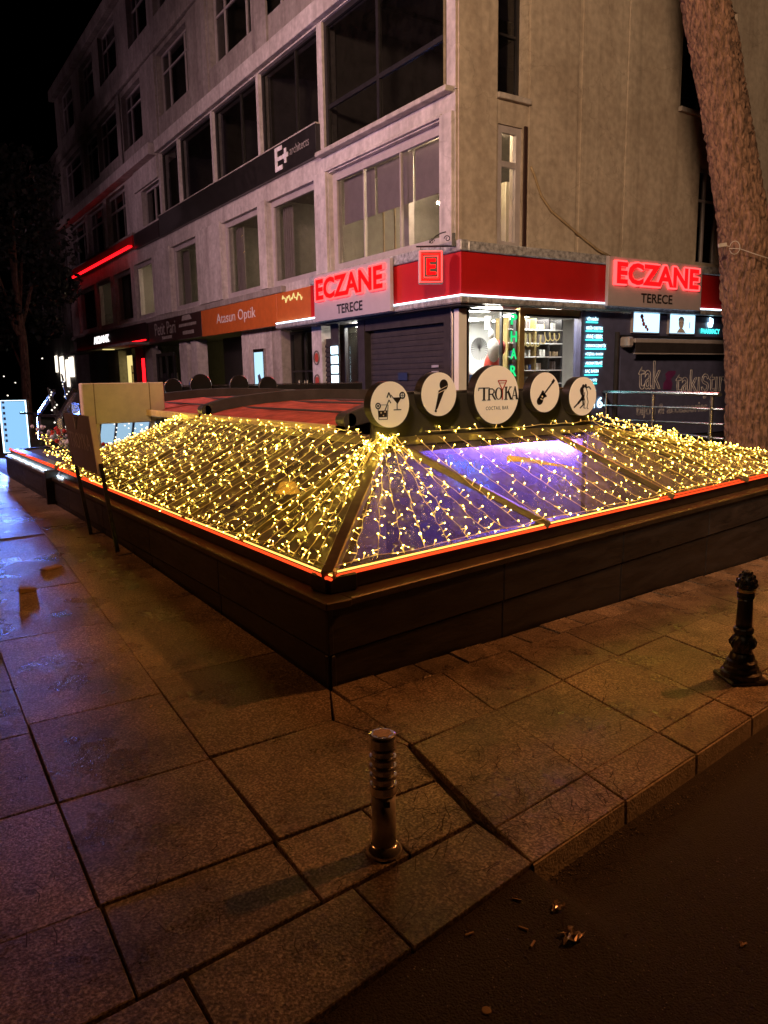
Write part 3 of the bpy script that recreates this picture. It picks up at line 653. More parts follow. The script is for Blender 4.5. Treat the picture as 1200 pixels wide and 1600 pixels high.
# hanging square E sign and its scrolled bracket
ec = onx(672.8, 417.7, 7.42); en = -fh; eu = rh
t = thing('hanging_pharmacy_sign', 'square red neon sign with letter E hanging from an iron bracket at the corner', 'sign', ec)
def EP(a, b, d): return ec + eu*a + Z*b + en*d
k = MB(); k.fbox(EP, -.19, .19, -.25, .25, -.06, .06); k.build('box', M['sign_face'], t, bevel=.01)
MB().fbox(EP, -.175, .175, -.235, .235, .061, .064).build('face', M['blackred'], t)
def ring(m, a, b, r, d, nm='neon_frame'):
    MB().tube([EP(-a, -b, d), EP(a, -b, d), EP(a, b, d), EP(-a, b, d)], r, 6, closed=True).build(nm, M[m], t)
ring('sign_pink', .165, .225, .012, .075); ring('sign_red', .135, .19, .010, .075); ring('sign_pink', .105, .155, .006, .075)
lettering('E', EP(-.065, -.12, .085), eu, Z, .14, .24, 'sign_red', t, name='lit_letter', off=.02, extrude=.01)
b = thing('sign_bracket', 'black scrolled iron bracket above the hanging square neon sign', 'bracket', EP(.3, .36, 0))
k = MB(); k.tube([EP(-.22, .31, 0), EP(.40, .31, 0)], .014, 6)
pts = []
for i in range(26):
    a = i/25; pts.append(EP(-.02+.26*a, .36+.16*a+.035*math.sin(a*math.pi), 0))
k.tube(pts, .009, 5)
for cx, cz, r, s in ((.02, .385, .045, 1), (.26, .42, .05, -1)):
    k.tube([EP(cx+s*r*(1-i/30)*math.cos(i*.35), cz+r*(1-i/30)*math.sin(i*.35), 0) for i in range(24)], .008, 5)
k.fbox(EP, .33, .38, .30, .50, -.03, .03); k.build('scrollwork', M['iron'], b)
k = MB(); k.tube([EP(-.15, .31, 0), EP(-.15, .24, 0)], .006, 5); k.tube([EP(.15, .31, 0), EP(.15, .24, 0)], .006, 5); k.build('hanger', M['iron'], b)

# optician
t = sheet_thing('optician_fascia', 'orange shop fascia of the optician with pale lettering', 'fascia', LP, 16.2, 20.98, 2.88, 3.57, .003, .10, 'orange')
ltext('Atasun Optik', 19.85, 17.35, 3.07, 3.40, .103, 'whitetext', t, extrude=.003)
t = sheet_thing('glossy_fascia', 'glossy orange red fascia panel between optician and pharmacy, mirroring lights', 'fascia', LP, 14.56, 16.18, 2.95, 3.57, .003, .09, 'orange')
k = MB(); pts = [LP(15.9-.035*i, 3.42+.05*math.sin(i*.9)+.04*math.sin(i*2.1), .10) for i in range(28)]; k.tube(pts, .012, 5); k.build('painted_reflection', M['warmlit'], t)  # glowing squiggle stands in for lights mirrored in the panel
# dark brown fascia with the patisserie and office lettering
t = sheet_thing('patisserie_fascia', 'dark brown fascia with thin pale lettering left of the orange one', 'fascia', LP, 21.0, 25.9, 2.90, 3.60, .003, .10, 'brown')
ltext('Petit Pari', 25.2, 23.2, 3.12, 3.50, .102, 'greytext', t, extrude=.002)
k = MB(); k.prism([LP(22.6, 3.42, .102), LP(21.75, 3.42, .102), LP(21.9, 3.56, .102), LP(22.5, 3.56, .102)], (-.003, 0, 0)); k.build('logo', M['greytext'], t)
k = MB()
for z0, z1, a, b_ in ((3.25, 3.33, 22.85, 21.4), (3.02, 3.12, 22.55, 21.6), (2.98, 3.07, 24.5, 23.6)):
    y = a
    while y > b_: l = random.uniform(.06, .14); k.fbox(LP, y-l, y, z0, z1, .102, .105); y -= l+.03
k.build('small_print', M['greytext'], t)
# bank fascia with red light
t = sheet_thing('bank_fascia', 'dark maroon bank fascia with white lit name and red light strip', 'fascia', LP, 26.0, 36.4, 3.02, 3.62, .003, .14, 'blackred')
ltext('AKBANK', 33.2, 30.8, 3.22, 3.50, .15, 'whiteled', t, off=.015, extrude=.01)
k = MB(); k.tube([LP(36.4, 3.05, .16), LP(26.1, 3.05, .16)], .022, 6); k.build('red_strip', M['redled'], t)
k = MB(); k.fbox(LP, 26.1, 36.6, 2.90, 2.985, .004, .7); k.build('canopy', M['greywall'], t)
k = MB(); k.lathe([(.22, 0), (.22, .02)], 14, LP(30.0, 2.88, .4)); k.build('canopy_light', M['warmlit'], t)
# upper red strip and the architects' fascia
t = sheet_thing('red_lit_fascia', 'dark red panel band with glowing red light strip along the upper far front', 'fascia', LP, 26.85, 37.6, 6.10, 6.48, .003, .16, 'redsheet')
k = MB(); k.tube([LP(37.6, 6.13, .185), LP(26.9, 6.13, .185)], .026, 6); k.build('red_strip', M['redled'], t)
k = MB(); k.tube([LP(37.6, 6.20, .175), LP(27.2, 6.20, .175)], .012, 6); k.build('red_strip', M['redled'], t)
sheet_thing('maroon_panel', 'plain dark maroon wall panel between the black fascia and the red light strip', 'panel', LP, 24.15, 26.8, 6.02, 6.5, .003, .12, 'blackred')
t = sheet_thing('architects_fascia', 'long black fascia with white E plus lettering above the first floor windows', 'fascia', LP, 14.14, 24.12, 6.005, 6.60, .003, .11, 'black')
MB().fbox(LP, 14.14, 24.1, 6.60, 6.625, .003, .115).build('edge_strip', M['sill'], t)
k = MB()
for q in ((15.96, 15.85, 6.08, 6.56), (15.85, 15.62, 6.08, 6.17), (15.85, 15.64, 6.275, 6.355), (15.85, 15.62, 6.47, 6.56), (15.60, 15.34, 6.27, 6.36), (15.515, 15.425, 6.17, 6.27), (15.515, 15.425, 6.36, 6.46)):
    k.fbox(LP, q[1], q[0], q[2], q[3], .112, .125)
k.build('letters', M['whitetext'], t)
ltext('architects', 15.28, 14.42, 6.27, 6.44, .112, 'greytext', t, extrude=.003)
lt = ltext('2022', 23.95, 23.2, 6.85, 7.0, .0, 'signgrey', t) if False else None

# --- ground floor behind the terrace, left front, from the far end to the corner
SX = 8.05
def SP(a, z, d=0.0): return Vector((SX-d, a, z))
G = thing('shop_row', 'row of ground floor shop fronts with pale pillars under the fascias', 'shop front', (SX, 20, 0))
def gbox(name, a0, a1, z0, z1, d0, d1, m, par=None): return MB().fbox(SP, a0, a1, z0, z1, d0, d1).build(name, M[m], par or G)
gbox('wall', 32.4, 37.4, 0, 3.4, -.5, -.4, 'black')
for a0, a1, m in ((30.7, 32.35, 'greywall'), (28.4, 28.85, 'brown'), (26.45, 27.2, 'greywall'), (22.95, 23.62, 'white'), (22.1, 22.6, 'white'), (18.35, 18.8, 'white'), (17.0, 18.32, 'white'), (16.5, 16.98, 'greywall'), (14.57, 15.0, 'white')):
    gbox('pillar', a0, a1, 0, 2.88, -.3, .02, m)
gbox('wall', 18.8, 22.1, 0, 2.9, -.9, -.8, 'black'); gbox('wall', 9.95, 37.4, 0, 3.4, -5, -4.9, 'roomd')
d = gbox('lit_doorway', 28.9, 30.65, 0, 2.68, -.3, -.28, 'warmlit')
for y in (29.1, 29.5, 29.9): MB().fbox(SP, y, y+.05, 0, 2.3, -.27, -.22).build('bar', M['wood'], d)
for z in (.9, 1.5, 2.0): MB().fbox(SP, 29.1, 29.95, z, z+.05, -.27, -.22).build('bar', M['wood'], d)
gbox('red_lit_sign', 27.75, 27.95, 1.5, 2.5, -.1, -.05, 'redled'); gbox('wall', 27.2, 28.4, 0, 2.9, -.3, -.25, 'shutter')
f = window(SP, 24.6, 26.4, .3, 2.6, (.45,), (1.75,), .1, None, 'dframe', 'glassd', depth=.1, parent=G)
for a0, a1 in ((24.75, 25.45), (25.7, 26.25)): gbox('frosted_panel', a0, a1, .8, 1.95, -.26, -.25, 'cyan_dim') if 'cyan_dim' in M else gbox('frosted_panel', a0, a1, .8, 1.95, -.26, -.25, 'skin')
f = window(SP, 22.62, 22.93, .1, 2.6, (), (), .03, None, 'wframe', 'glass', depth=.05, parent=G, name='door')
for z in (1.0, 1.5, 2.1): gbox('poster', 22.68, 22.88, z, z+.3, -.16, -.15, 'wood')
# optician: screen, glazed door
s = thing('advert_screen', 'tall lit advertising screen on the pale pillar of the optician', 'screen', SP(17.66, 1, .02))
MB().fbox(SP, 17.36, 17.98, .9, 2.42, .022, .08).build('frame', M['chrome'], s); MB().fbox(SP, 17.42, 17.92, 1.0, 2.34, .082, .088).build('display', M['screen'], s)
k = MB()
for c in ((17.7, 1.75, .09), (17.6, 1.62, .08), (17.68, 1.5, .07)): k.lathe([(c[2], 0), (c[2], .002)], 10)
k = MB(); k.prism([SP(17.76, 1.5, .089), SP(17.56, 1.46, .089), SP(17.52, 1.66, .089), SP(17.62, 1.82, .089), SP(17.74, 1.78, .089), SP(17.70, 1.64, .089)], (-.003, 0, 0)); k.build('picture', M['navy'], s)
f = window(SP, 15.02, 16.48, .02, 2.75, (.52,), (1.85,), .05, None, 'dframe', 'glassd', depth=.2, parent=G, name='glass_door')
k = MB()
for y in (15.62, 15.5, 15.9): k.tube([SP(y, .8, -.1), SP(y, 1.65, -.1)], .02, 6)
k.build('door_handle', M['chrome'], f)
gbox('maroon_panel', 15.05, 16.45, .0, 2.7, -1.3, -1.25, 'brown')
for z in (1.15, 1.62, 2.12):
    b = thing('round_badge', 'round dark badge on the white pillar, '+{1.15: 'lowest', 1.62: 'middle', 2.12: 'topmost'}[z]+' of the three', 'badge', SP(14.8, z, .02), 'badges on the white pillar')
    k = MB(); k.tube([SP(14.8+.12*math.cos(a*.3927), z+.14*math.sin(a*.3927), .03) for a in range(16)], .018, 5, closed=True); k.build('rim', M['signgrey'], b)
    k = MB(); k.prism([SP(14.8+.08*math.cos(a*.524), z+.1*math.sin(a*.524), .023) for a in range(12)], (-.01, 0, 0)); k.build('centre', M['redink'], b)
sh = gbox('roller_shutter', 14.17, 14.56, 0, 2.5, -.12, -.08, 'shutter')
for i in range(24): MB().prism([SP(14.18, .02+i*.1, -.078), SP(14.18, .025+i*.1, -.045), SP(14.18, .06+i*.1, -.05), SP(14.18, .112+i*.1, -.075)], Y*.37).build('slat', M['shutter'], sh)
# column of six small light boxes
lc = thing('light_column', 'column of six small white square light boxes beside the pharmacy window', 'light boxes', SP(14.0, 1, .02))
gg = MB().fbox(SP, 13.84, 14.16, .8, 2.8, .0, .03).build('backing', M['shutter'], lc)
for i in range(7):
    z = 1.0+i*.195; MB().fbox(SP, 13.87, 14.12, z, z+.155, .032, .06).build('light_box', M['whitecube'] if 'whitecube' in M else M['cyanrim'], lc)
# lit shop window left of the shutter
f = window(SP, 13.13, 13.78, .3, 2.72, (), (), .04, None, 'dframe', 'glass', depth=.06, parent=G, name='display_window')
gbox('shop_back', 13.0, 14.1, .3, 2.75, -.7, -.66, 'shopwhite')
sl = gbox('shop_light', 13.2, 13.7, 2.70, 2.73, -.5, -.2, 'shoplamp')
k = MB()
for i in range(5): k.fbox(SP, 13.35, 13.75, 2.30-.12*i, 2.36-.12*i, -.655, -.65)
k.build('lettering_board', M['ink'], G)
k = MB(); k.blob(SP(13.35, 1.6, -.4), (.1, .12, .2)); k.blob(SP(13.5, 1.35, -.4), (.1, .1, .16)); k.build('red_display', M['figred'], G)
k = MB(); k.blob(SP(13.3, 1.85, -.4), (.06, .07, .08)); k.build('head_display', M['skin'], G)
# dark shutter wall up to the corner
gbox('frame', 12.85, 13.1, 0, 2.8, -.15, .03, 'shutter'); gbox('frame', 10.36, 12.85, 2.56, 2.8, -.15, .02, 'shutter')
sh = gbox('roller_shutter', 10.40, 12.82, 0, 2.55, -.14, -.10, 'shutter')
for i in range(25): MB().prism([SP(10.42, .02+i*.1, -.098), SP(10.42, .022+i*.1, -.084), SP(10.42, .07+i*.1, -.082), SP(10.42, .112+i*.1, -.095)], Y*2.38).build('slat', M['shutter'], sh)
k = MB(); k.fbox(SP, 11.55, 11.85, 1.62, 1.76, -.061, -.058); k.build('sticker', M['ink'], sh)
k = MB()
for i in range(4): k.fbox(SP, 10.62, 10.82, 1.53+i*.1, 1.57+i*.1, -.061, -.057)
k.build('sticker', M['greytext'], sh)
gbox('corner_post', 10.0, 10.36, 0, 2.8, -.2, .03, 'shutter')
MB().lathe([(.035, 0), (.035, 2.78)], 12, (8.0, 10.1, 0)).build('steel_post', M['chrome'], G)

# ================================================================== PHARMACY WINDOW, RIGHT-HAND STREET
H = thing('pharmacy_shop', 'pharmacy shop window at the building corner with bright white interior', 'shop', (9.2, YF, 0))
def RB(name, a0, a1, z0, z1, d0, d1, m, par=None, bevel=0): return MB().fbox(RP, a0, a1, z0, z1, d0, d1).build(name, M[m], par or H, bevel=bevel)
RB('wall', 7.98, 21, 0, .42, -.05, .03, 'shutter'); RB('back_wall', 8.2, 12, 0, 2.9, -3.2, -3.1, 'shopwhite'); RB('floor', 8.2, 12, .02, .06, -3.1, -.1, 'shopwhite'); RB('ceiling', 8.2, 12, 2.78, 2.82, -3.1, -.1, 'shopwhite')
RB('side_wall', 8.22, 8.27, 0, 2.8, -3.2, -.1, 'shopwhite')
RB('white_jamb', 7.97, 8.13, .42, 2.74, -.12, .0, 'jamblit' if 'jamblit' in M else 'shopwhite')
for (x, dd) in ((8.5, -.9), (8.75, -.9), (9.1, -.6)):
    k = MB(); k.lathe([(.06, 0), (.06, .2)], 10, RP(x, 2.5, dd)); k.build('spotlight', M['wframe'], H); k = MB(); k.lathe([(.05, 0), (.05, .01)], 10, RP(x, 2.48, dd)); k.build('spotlight_lamp', M['shoplamp'], H)
for (x, dd) in ((9.0, -2.0), (9.9, -2.2), (10.9, -2.0), (10.2, -.9), (8.7, -.33), (10.1, -.30)): RB('ceiling_lamp', x-.25, x+.25, 2.755, 2.775, dd-.25, dd+.25, 'shoplamp')  # the two nearest the glass are added to brighten figure and shelves
f = window(RP, 8.14, 9.26, .42, 2.76, (.70,), (), .035, None, 'dframe', 'glass', depth=.02, parent=H, name='shop_window')
RB('mullion', 9.265, 9.38, .42, 2.8, -.08, .03, 'gold'); RB('mullion', 10.78, 10.86, .42, 2.8, -.08, .03, 'dframe'); RB('header', 9.38, 10.78, 2.70, 2.8, -.08, .02, 'gold')
f = window(RP, 9.38, 10.78, .42, 2.70, (), (), .035, None, 'dframe', 'glass', depth=.02, parent=H, name='shop_window')
# shelving behind the window
S = thing('pharmacy_shelves', 'tall gold framed shelving with four bays behind the pharmacy window', 'shelving', RP(10.1, .4, -.6))
for i in range(5): RB('upright', 9.42+i*.335, 9.455+i*.335, .42, 2.68, -.75, -.45, 'gold' if i < 3 else 'dframe', S)
RB('back_panel', 9.42, 10.79, .42, 2.68, -.78, -.76, 'signgrey', S)
for j in range(9): RB('shelf', 9.43, 10.78, .55+j*.24, .57+j*.24, -.74, -.44, 'shopwhite', S)
kinds = [('shopwhite', 'small white medicine box', .05, .12), ('signgrey', 'dark bottle', .03, .15), ('blue', 'blue packet', .045, .10), ('wood', 'tan jar', .04, .09)]
protos = {}
for j in range(1, 9):
    for i in range(4):
        x = 9.47+i*.335
        kd = random.choice(kinds) if i < 2 else random.choice(kinds[:2]+kinds[3:])
        while x < 9.42+(i+1)*.335-.06:
            if random.random() < .2: kd = random.choice(kinds)
            if kd[0] not in protos:
                t = MB().box(-kd[2]*.5, kd[2]*.5, -.03, .03, 0, kd[3]).build('shelf_product', M[kd[0]], None, base=(0, 0, 0), bevel=.004)
                tag(t, kd[1]+' standing on the pharmacy shelves', 'product', 'products on the pharmacy shelves'); protos[kd[0]] = t; t.location = RP(x, .57+j*.24, -.5)
            else:
                c = protos[kd[0]].copy(); COL.objects.link(c); c.location = RP(x, .571+j*.24, -.5-random.uniform(0, .06))
            x += kd[2]+random.uniform(.015, .05)
# white shelf wall on the bright side
S2 = thing('white_shelves', 'white wall shelves with bottles in the bright part of the pharmacy', 'shelving', RP(8.5, .4, -1.8))
for j in range(6): RB('shelf', 8.25, 9.25, .7+j*.33, .72+j*.33, -2.0, -1.7, 'roomd', S2)
for j, m_, nm in ((0, 'blue', 'blue carton'), (1, 'blue', 'blue carton'), (2, 'signgrey', 'grey bottle'), (3, 'shopwhite', 'white jar'), (4, 'gold', 'yellow jar')):
    for q in range(5):
        x = 8.33+q*.18+random.uniform(-.02, .02)
        t = MB().lathe([(.045, 0), (.045, .13), (.03, .15), (.03, .18)], 10, (0, 0, 0)).build('shelf_product', M[m_], None, base=(0, 0, 0)); t.location = RP(x, .722+j*.33, -1.82)
        tag(t, nm+' on the white wall shelves of the pharmacy', 'product', 'products on the white shelves')
t = thing('white_counter', 'white counter with blue cartons behind the pharmacy window', 'counter', RP(8.6, .06, -1)); RB('top', 8.25, 9.1, 1.70, 1.73, -1.1, -.6, 'shopwhite', t); RB('front', 8.25, 9.1, .1, 1.699, -.66, -.63, 'blue', t)
k = MB()
for i in range(28):
    a, b_ = i*math.pi*2/28, (i+.5)*math.pi*2/28
    k.prism([RP(8.62, 2.12, -.25), RP(8.62+.19*math.cos(a), 2.12+.19*math.sin(a), -.25), RP(8.62+.19*math.cos(b_), 2.12+.19*math.sin(b_), -.262)], (0, .004, 0))
t = k.build('paper_rosette', M['ink'], None, base=RP(8.62, 2.12, -.25)); tag(t, 'black and white paper rosette hanging in the pharmacy window', 'rosette')
t = thing('inflatable_figure', 'red and white inflatable festive figure leaning in the pharmacy window', 'decoration', RP(8.93, 1.5, -.2))
k = MB(); k.blob(RP(8.95, 1.75, -.3), (.17, .14, .34), 14, 10); k.blob(RP(9.12, 2.15, -.3), (.10, .1, .14), 12, 8); k.build('body', M['figred'], t, smooth=True)
k = MB(); k.blob(RP(8.90, 2.10, -.22), (.11, .1, .21), 12, 8); k.blob(RP(8.87, 2.36, -.25), (.05, .05, .09), 10, 6); k.build('beard', M['figwhite'], t, smooth=True)
k = MB(); k.lathe([(.18, 1.62-1.62), (.185, .05), (.18, .1)], 16, RP(8.95, 1.62, -.3)); k.build('belt', M['figwhite'], t)
k = MB(); k.lathe([(.06, 0), (.05, .12), (.02, .2)], 10, RP(8.42, 1.735, -.8)); t = k.build('green_bottle', M['green'], None, base=RP(8.42, 1.735, -.8)); tag(t, 'green bottle on the white pharmacy counter', 'bottle')
# vertical lit letters and looping neon script in the window
t = thing('pharma_letters', 'vertical row of green lit letters hanging in the pharmacy window', 'sign', RP(9.15, 1.6, .01))
for i, ch in enumerate('PHARMA'):
    z = 2.515-.285*i; rtext(ch, 9.07, 9.21, z, z+.18, .02, 'greenled', t, name='letter', off=.02, extrude=.02)
t = thing('neon_script', 'pale looping neon script behind the right pharmacy pane', 'sign', RP(10, 2.2, -.12))
k = MB()
for a0, a1, ph, nloop in ((9.42, 9.72, 0, 3), (9.78, 10.0, 1, 2), (10.02, 10.36, 2, 3)):
    k.tube([RP(lerp(a0, a1, i/60)+.035*math.cos(i/60*nloop*6.283+ph), 2.28+.06*(a1 > 10)+.085*math.sin(i/60*nloop*6.283+ph)+.03*math.sin(i*.3), -.12) for i in range(61)], .009, 5)
k.build('neon_tube', M['warmlit'], t)

def RN(a, z, d=0.0): return RP(a*.9875, 1.65+(z-1.65)*.9875, d)
def ntext(body, a0, a1, z0, z1, d, mat, parent, **kw): return lettering(body, RN(a0, z0, d), X, Z, (a1-a0)*.9875, (z1-z0)*.9875, mat, parent, **kw)
def NBX(name, a0, a1, z0, z1, d0, d1, m, par, bevel=0): return MB().fbox(RN, a0, a1, z0, z1, d0, d1).build(name, M[m], par, bevel=bevel)
# navy wall with the list of goods, screens, awning cassette and the closed accessories shop
N = thing('navy_shopfront', 'navy blue closed shopfront right of the pharmacy window', 'shop front', RN(14, 0, .02))
NBX('wall', 10.87, 21, .42, 2.8, -.12, .05, 'navy', N)
t = thing('goods_list', 'column of glowing underlined words on the navy wall', 'sign', RN(11.2, 1.4, .06))
for i, (s, wd) in enumerate((('VİTAMİN', .30), ('BESİN DESTEK', .44), ('ANNE / BEBEK', .44), ('DERMOKOZMETİK', .54), ('KİŞİSEL BAKIM', .46), ('AROMATERAPİ', .45), ('SAÇ BAKIM', .35), ('AĞIZ / DİŞ', .32), ('MEDİKAL', .30))):
    z = 2.64-.158*i; ntext(s, 10.98, 10.98+wd, z, z+.07, .075, 'tealw', t, name='lit_word', extrude=.003, off=.01)
    MB().fbox(RN, 10.98, 10.98+wd, z-.04, z-.018, .06, .075).build('underline', M['teal'], t)
t = thing('house_number', 'small white lit number on the navy wall beside the railing', 'sign', RN(11.3, .95, .06)); ntext('16', 11.22, 11.48, 1.05, 1.25, .07, 'tealw', t, extrude=.004, off=.02)
for i, (a0, a1) in enumerate(((12.23, 12.98), (13.32, 14.10))):
    t = thing('light_box_picture', ('left lit picture box with a slanting red and grey figure' if i == 0 else 'right lit picture box with a pale face') + ' under the sign', 'light box', RN(a0, 2.45, .06), 'picture boxes under the sign')
    NBX('frame', a0-.02, a1+.02, 2.44, 2.83, .052, .11, 'wframe', t); NBX('display', a0, a1, 2.46, 2.815, .112, .118, 'picbox', t)
    k = MB()
    if i == 0:
        for q, (dx, dz, r) in enumerate(((.22, .29, .05), (.25, .22, .04), (.28, .15, .045), (.35, .1, .04), (.40, .05, .035))): k.prism([RN(a0+dx+r*math.cos(v*.785), 2.46+dz+r*math.sin(v*.785), .1185) for v in range(8)], (0, -.003, 0))
        k.build('picture', M['redink'], t)
    else:
        k.prism([RN(a0+.34+.085*math.cos(v*.4488), 2.655+.115*math.sin(v*.4488), .1185) for v in range(14)], (0, -.003, 0)); k.prism([RN(a0+.2, 2.465, .1185), RN(a0+.5, 2.465, .1185), RN(a0+.40, 2.55, .1185), RN(a0+.28, 2.55, .1185)], (0, -.003, 0)); k.build('face', M['skin'], t)
        k = MB(); k.prism([RN(a0+.34+.095*math.cos(v*.349), 2.70+.085*math.sin(v*.349), .1183) for v in range(10)], (0, -.0015, 0)); k.build('hair', M['ink'], t)
        k = MB()
        for dx in (.305, .375): k.fbox(RN, a0+dx-.014, a0+dx+.014, 2.665, 2.674, .1216, .1225)
        k.fbox(RN, a0+.32, a0+.36, 2.595, 2.603, .1216, .1225); k.fbox(RN, a0+.6, a0+.62, 2.56, 2.68, .119, .121); k.build('features', M['redink'], t)
t = thing('pharmacy_hand_sign', 'teal lit word PHARMACY with a white hand above it', 'sign', RN(14.7, 2.4, .06))
ntext('PHARMACY', 14.38, 15.02, 2.47, 2.57, .075, 'teal', t, name='lit_word', extrude=.004, off=.015)
k = MB(); k.prism([RN(14.62+u, 2.6+v, .07) for u, v in ((0, 0), (.12, 0), (.16, .09), (.15, .17), (.11, .18), (.09, .11), (.07, .2), (.03, .2), (.04, .1), (-.03, .09))], (0, -.01, 0)); k.build('hand', M['tealw'], t)
t = thing('awning_cassette', 'rolled up white awning cassette across the navy shopfront', 'awning', RN(13.6, 2.05, .1))
NBX('cassette', 12.06, 17, 2.25, 2.33, .052, .30, 'wframe', t, .01); NBX('valance', 12.1, 17, 2.06, 2.25, .27, .285, 'shutter', t); NBX('front_bar', 12.06, 17, 2.035, 2.06, .26, .30, 'wframe', t, .005)
NBX('end_cap', 11.9, 12.055, 2.17, 2.36, .06, .28, 'wframe', t, .03)
NBX('cable_tray', 11.9, 17, 2.36, 2.40, .052, .1, 'dframe', t)
MB().lathe([(.045, 0), (.045, 2.0)], 10, RN(11.78, .42, .11)).build('downpipe', M['shutter'], N)
t = thing('accessories_shutter', 'dark navy shutter with thin outlined lettering behind the railing', 'shutter', RN(13.8, .42, .06))
NBX('panel', 11.95, 17, .42, 2.0, .052, .075, 'navy', t)
ntext('tak', 12.46, 13.16, 1.36, 1.92, .082, 'whitetext', t, outline=.012)
ntext('takıştır', 13.62, 15.3, 1.14, 1.74, .082, 'whitetext', t, outline=.012)
ntext('bijou & accessories', 12.46, 14.72, .80, 1.08, .082, 'whitetext', t, outline=.012)
k = MB(); k.prism([RN(13.18+u, 1.36+v, .08) for u, v in ((.05, 0), (.3, -.02), (.34, .1), (.28, .2), (.42, .3), (.42, .36), (.2, .36), (.1, .30), (.14, .2), (.06, .12))], (0, -.008, 0)); k.build('emblem', M['purpleprint'], t)
# cable and pipe on the wall
k = MB(); pts = [RP(9.43, 5.05, .06), RP(9.5, 4.95, .06), RP(9.68, 4.62, .06), RP(9.91, 4.41, .06), RP(10.66, 4.05, .06), RP(11.1, 3.85, .07), RP(11.6, 3.70, .09)]
k.tube(pts, .022, 6); t = k.build('cable', M['wood'], None, base=pts[0], smooth=True); tag(t, 'thick brown cable slanting down the right wall to the sign', 'cable')

# ================================================================== SUNKEN BAR WITH ITS GLASS ROOF
P0 = Vector((1.893, 3.45, 0)); uL = Vector((-.0145, 1, 0)).normalized(); nL = Vector((-1, -.0145, 0)).normalized()
uR = Vector((1, .1566, 0)).normalized(); nR = Vector((.1566, -1, 0)).normalized()
def TL(a, z, d=0.0): return P0 + uL*a + nL*d + Z*z
def TR(a, z, d=0.0): return P0 + uR*a + nR*d + Z*z
LL, LR = 10.7, 7.35
T = thing('terrace_wall', 'low charcoal panelled wall round the sunken bar with a bronze cap', 'wall', P0)
for P, n, ln in ((TL, 7, LL), (TR, 5, LR)):
    k = MB(); k.fbox(P, .03, ln, -.6, .455, -.12, -.03); k.build('wall_core', M['black'], T)
    for i in range(n):
        a, b = ln*i/n, ln*(i+1)/n
        for z0, z1, d in ((-.5, .185, -.012), (.192, .445, 0)):
            MB().fbox(P, a+(.0 if i == 0 else .004), b-.004, z0, z1, d-.03, d).build('panel', M['wallpanel'], T, bevel=.004)
    k = MB(); s = -.022 if P is TL else .143
    k.fbox(P, s, ln, .447, .49, -.14, .022); k.build('cap', M['bronze'], T, bevel=.006)
    od = -.066 if P is TL else -.105
    k = MB(); k.fbox(P, .112 if P is TL else .082, ln, .491, .590 if P is TL else .592, -.26, od-.013); k.build('upstand', M['black'], T, bevel=.008)
E1 = Vector((1.9588, 3.5623, .60)); E2 = Vector((8.9523, 4.6567, .60)); AP = Vector((3.0739, 4.6825, 1.2)); RG = Vector((5.235, 4.685, 1.2))
RL = Vector((3.13, 9.12, 1.2)); EL = Vector((1.845, 10.42, .60))
eL = lambda y: E1 + (EL-E1)*((y-E1.y)/(EL.y-E1.y)); eR = lambda x: E1 + (E2-E1)*((x-E1.x)/(E2.x-E1.x))
for P, ln, m_, lab in ((TL, LL, 'neon_r', 'along the left-hand street'), (TR, LR, 'neon_r', 'along the right-hand street')):
    t = thing('neon_strip', 'glowing orange and red light strip on the terrace wall '+lab, 'light strip', P(.1, .59), 'light strips on the terrace wall')
    od = -.066 if P is TL else -.105
    k = MB(); k.tube([P(.07, .588, od), P(ln, .588, od)], .009, 6); k.build('red_tube', M['neon_r'], t)
    k = MB(); k.tube([P(.075, .609, od-.007), P(ln*.5, .609, od-.007)], .0055, 6); k.build('yellow_tube', M['neon_y'], t)
    k = MB(); k.tube([P(ln*.5, .609, od-.007), P(ln, .609, od-.007)], .0075, 6); k.build('red_tube', M['neon_r'], t)
t = thing('white_led_strip', 'cold white light strip lying on the far left wall cap', 'light strip', TL(6.2, .49, -.06))
k = MB(); k.tube([TL(6.6+i*.15, .505, -.05+.012*math.sin(i*1.7)) for i in range(28)], .011, 5); k.build('strip', M['led_white'], t)

G2 = thing('glass_roof', 'low hipped glass roof over the sunken bar with dark metal rafters', 'roof', E1)
def rafter(a, b, wd=.055, ht=.05): MB().bar(a, b, wd, ht).build('rafter', M['rafter'], G2, bevel=.006)
k = MB(); k.bar(E1+Vector((.075, .09, -.01)), EL+Vector((.08, 0, -.01)), .10, .05); k.build('eave_beam', M['black'], G2, bevel=.005)
k = MB(); k.bar(E1+Vector((.09, .09, -.01)), E2+Vector((0, .075, -.01)), .10, .05); k.build('eave_beam', M['black'], G2, bevel=.005)
k = MB(); k.bar(AP, RL+Y*.05, .12, .06); k.build('ridge_beam', M['rafter'], G2); k = MB(); k.bar(AP, RG, .12, .06); k.build('ridge_beam', M['rafter'], G2)
rafter(E1, AP, .075, .06); rafter(EL, RL, .07); rafter(E2, RG, .08)
ly = [4.70, 5.80, 6.90, 8.0, 9.10]
for y in ly: rafter(eL(y), Vector((lerp(AP.x, RL.x, (y-AP.y)/(RL.y-AP.y)), y, 1.2)), .05)
rx = [(3.12, 3.95), (4.72, 5.72), (5.22, 7.2)]
for a, b in rx: rafter(eR(b), Vector((a, 4.684, 1.2)), .075, .05)
def pane(*p, m='roofglass'): 
    c = sum((Vector(q) for q in p), Vector())/len(p); MB().poly([Vector(q)+(c-Vector(q)).normalized()*.02-Z*.006 for q in p]).build('pane', M[m], G2, recalc=False)
rdg = lambda y: Vector((lerp(AP.x, RL.x, (y-AP.y)/(RL.y-AP.y)), y, 1.2))
pane(E1, AP, eL(4.70), m='roofglass2')
for a, b in zip(ly, ly[1:]): pane(eL(a), rdg(a), rdg(b), eL(b), m='roofglass2')
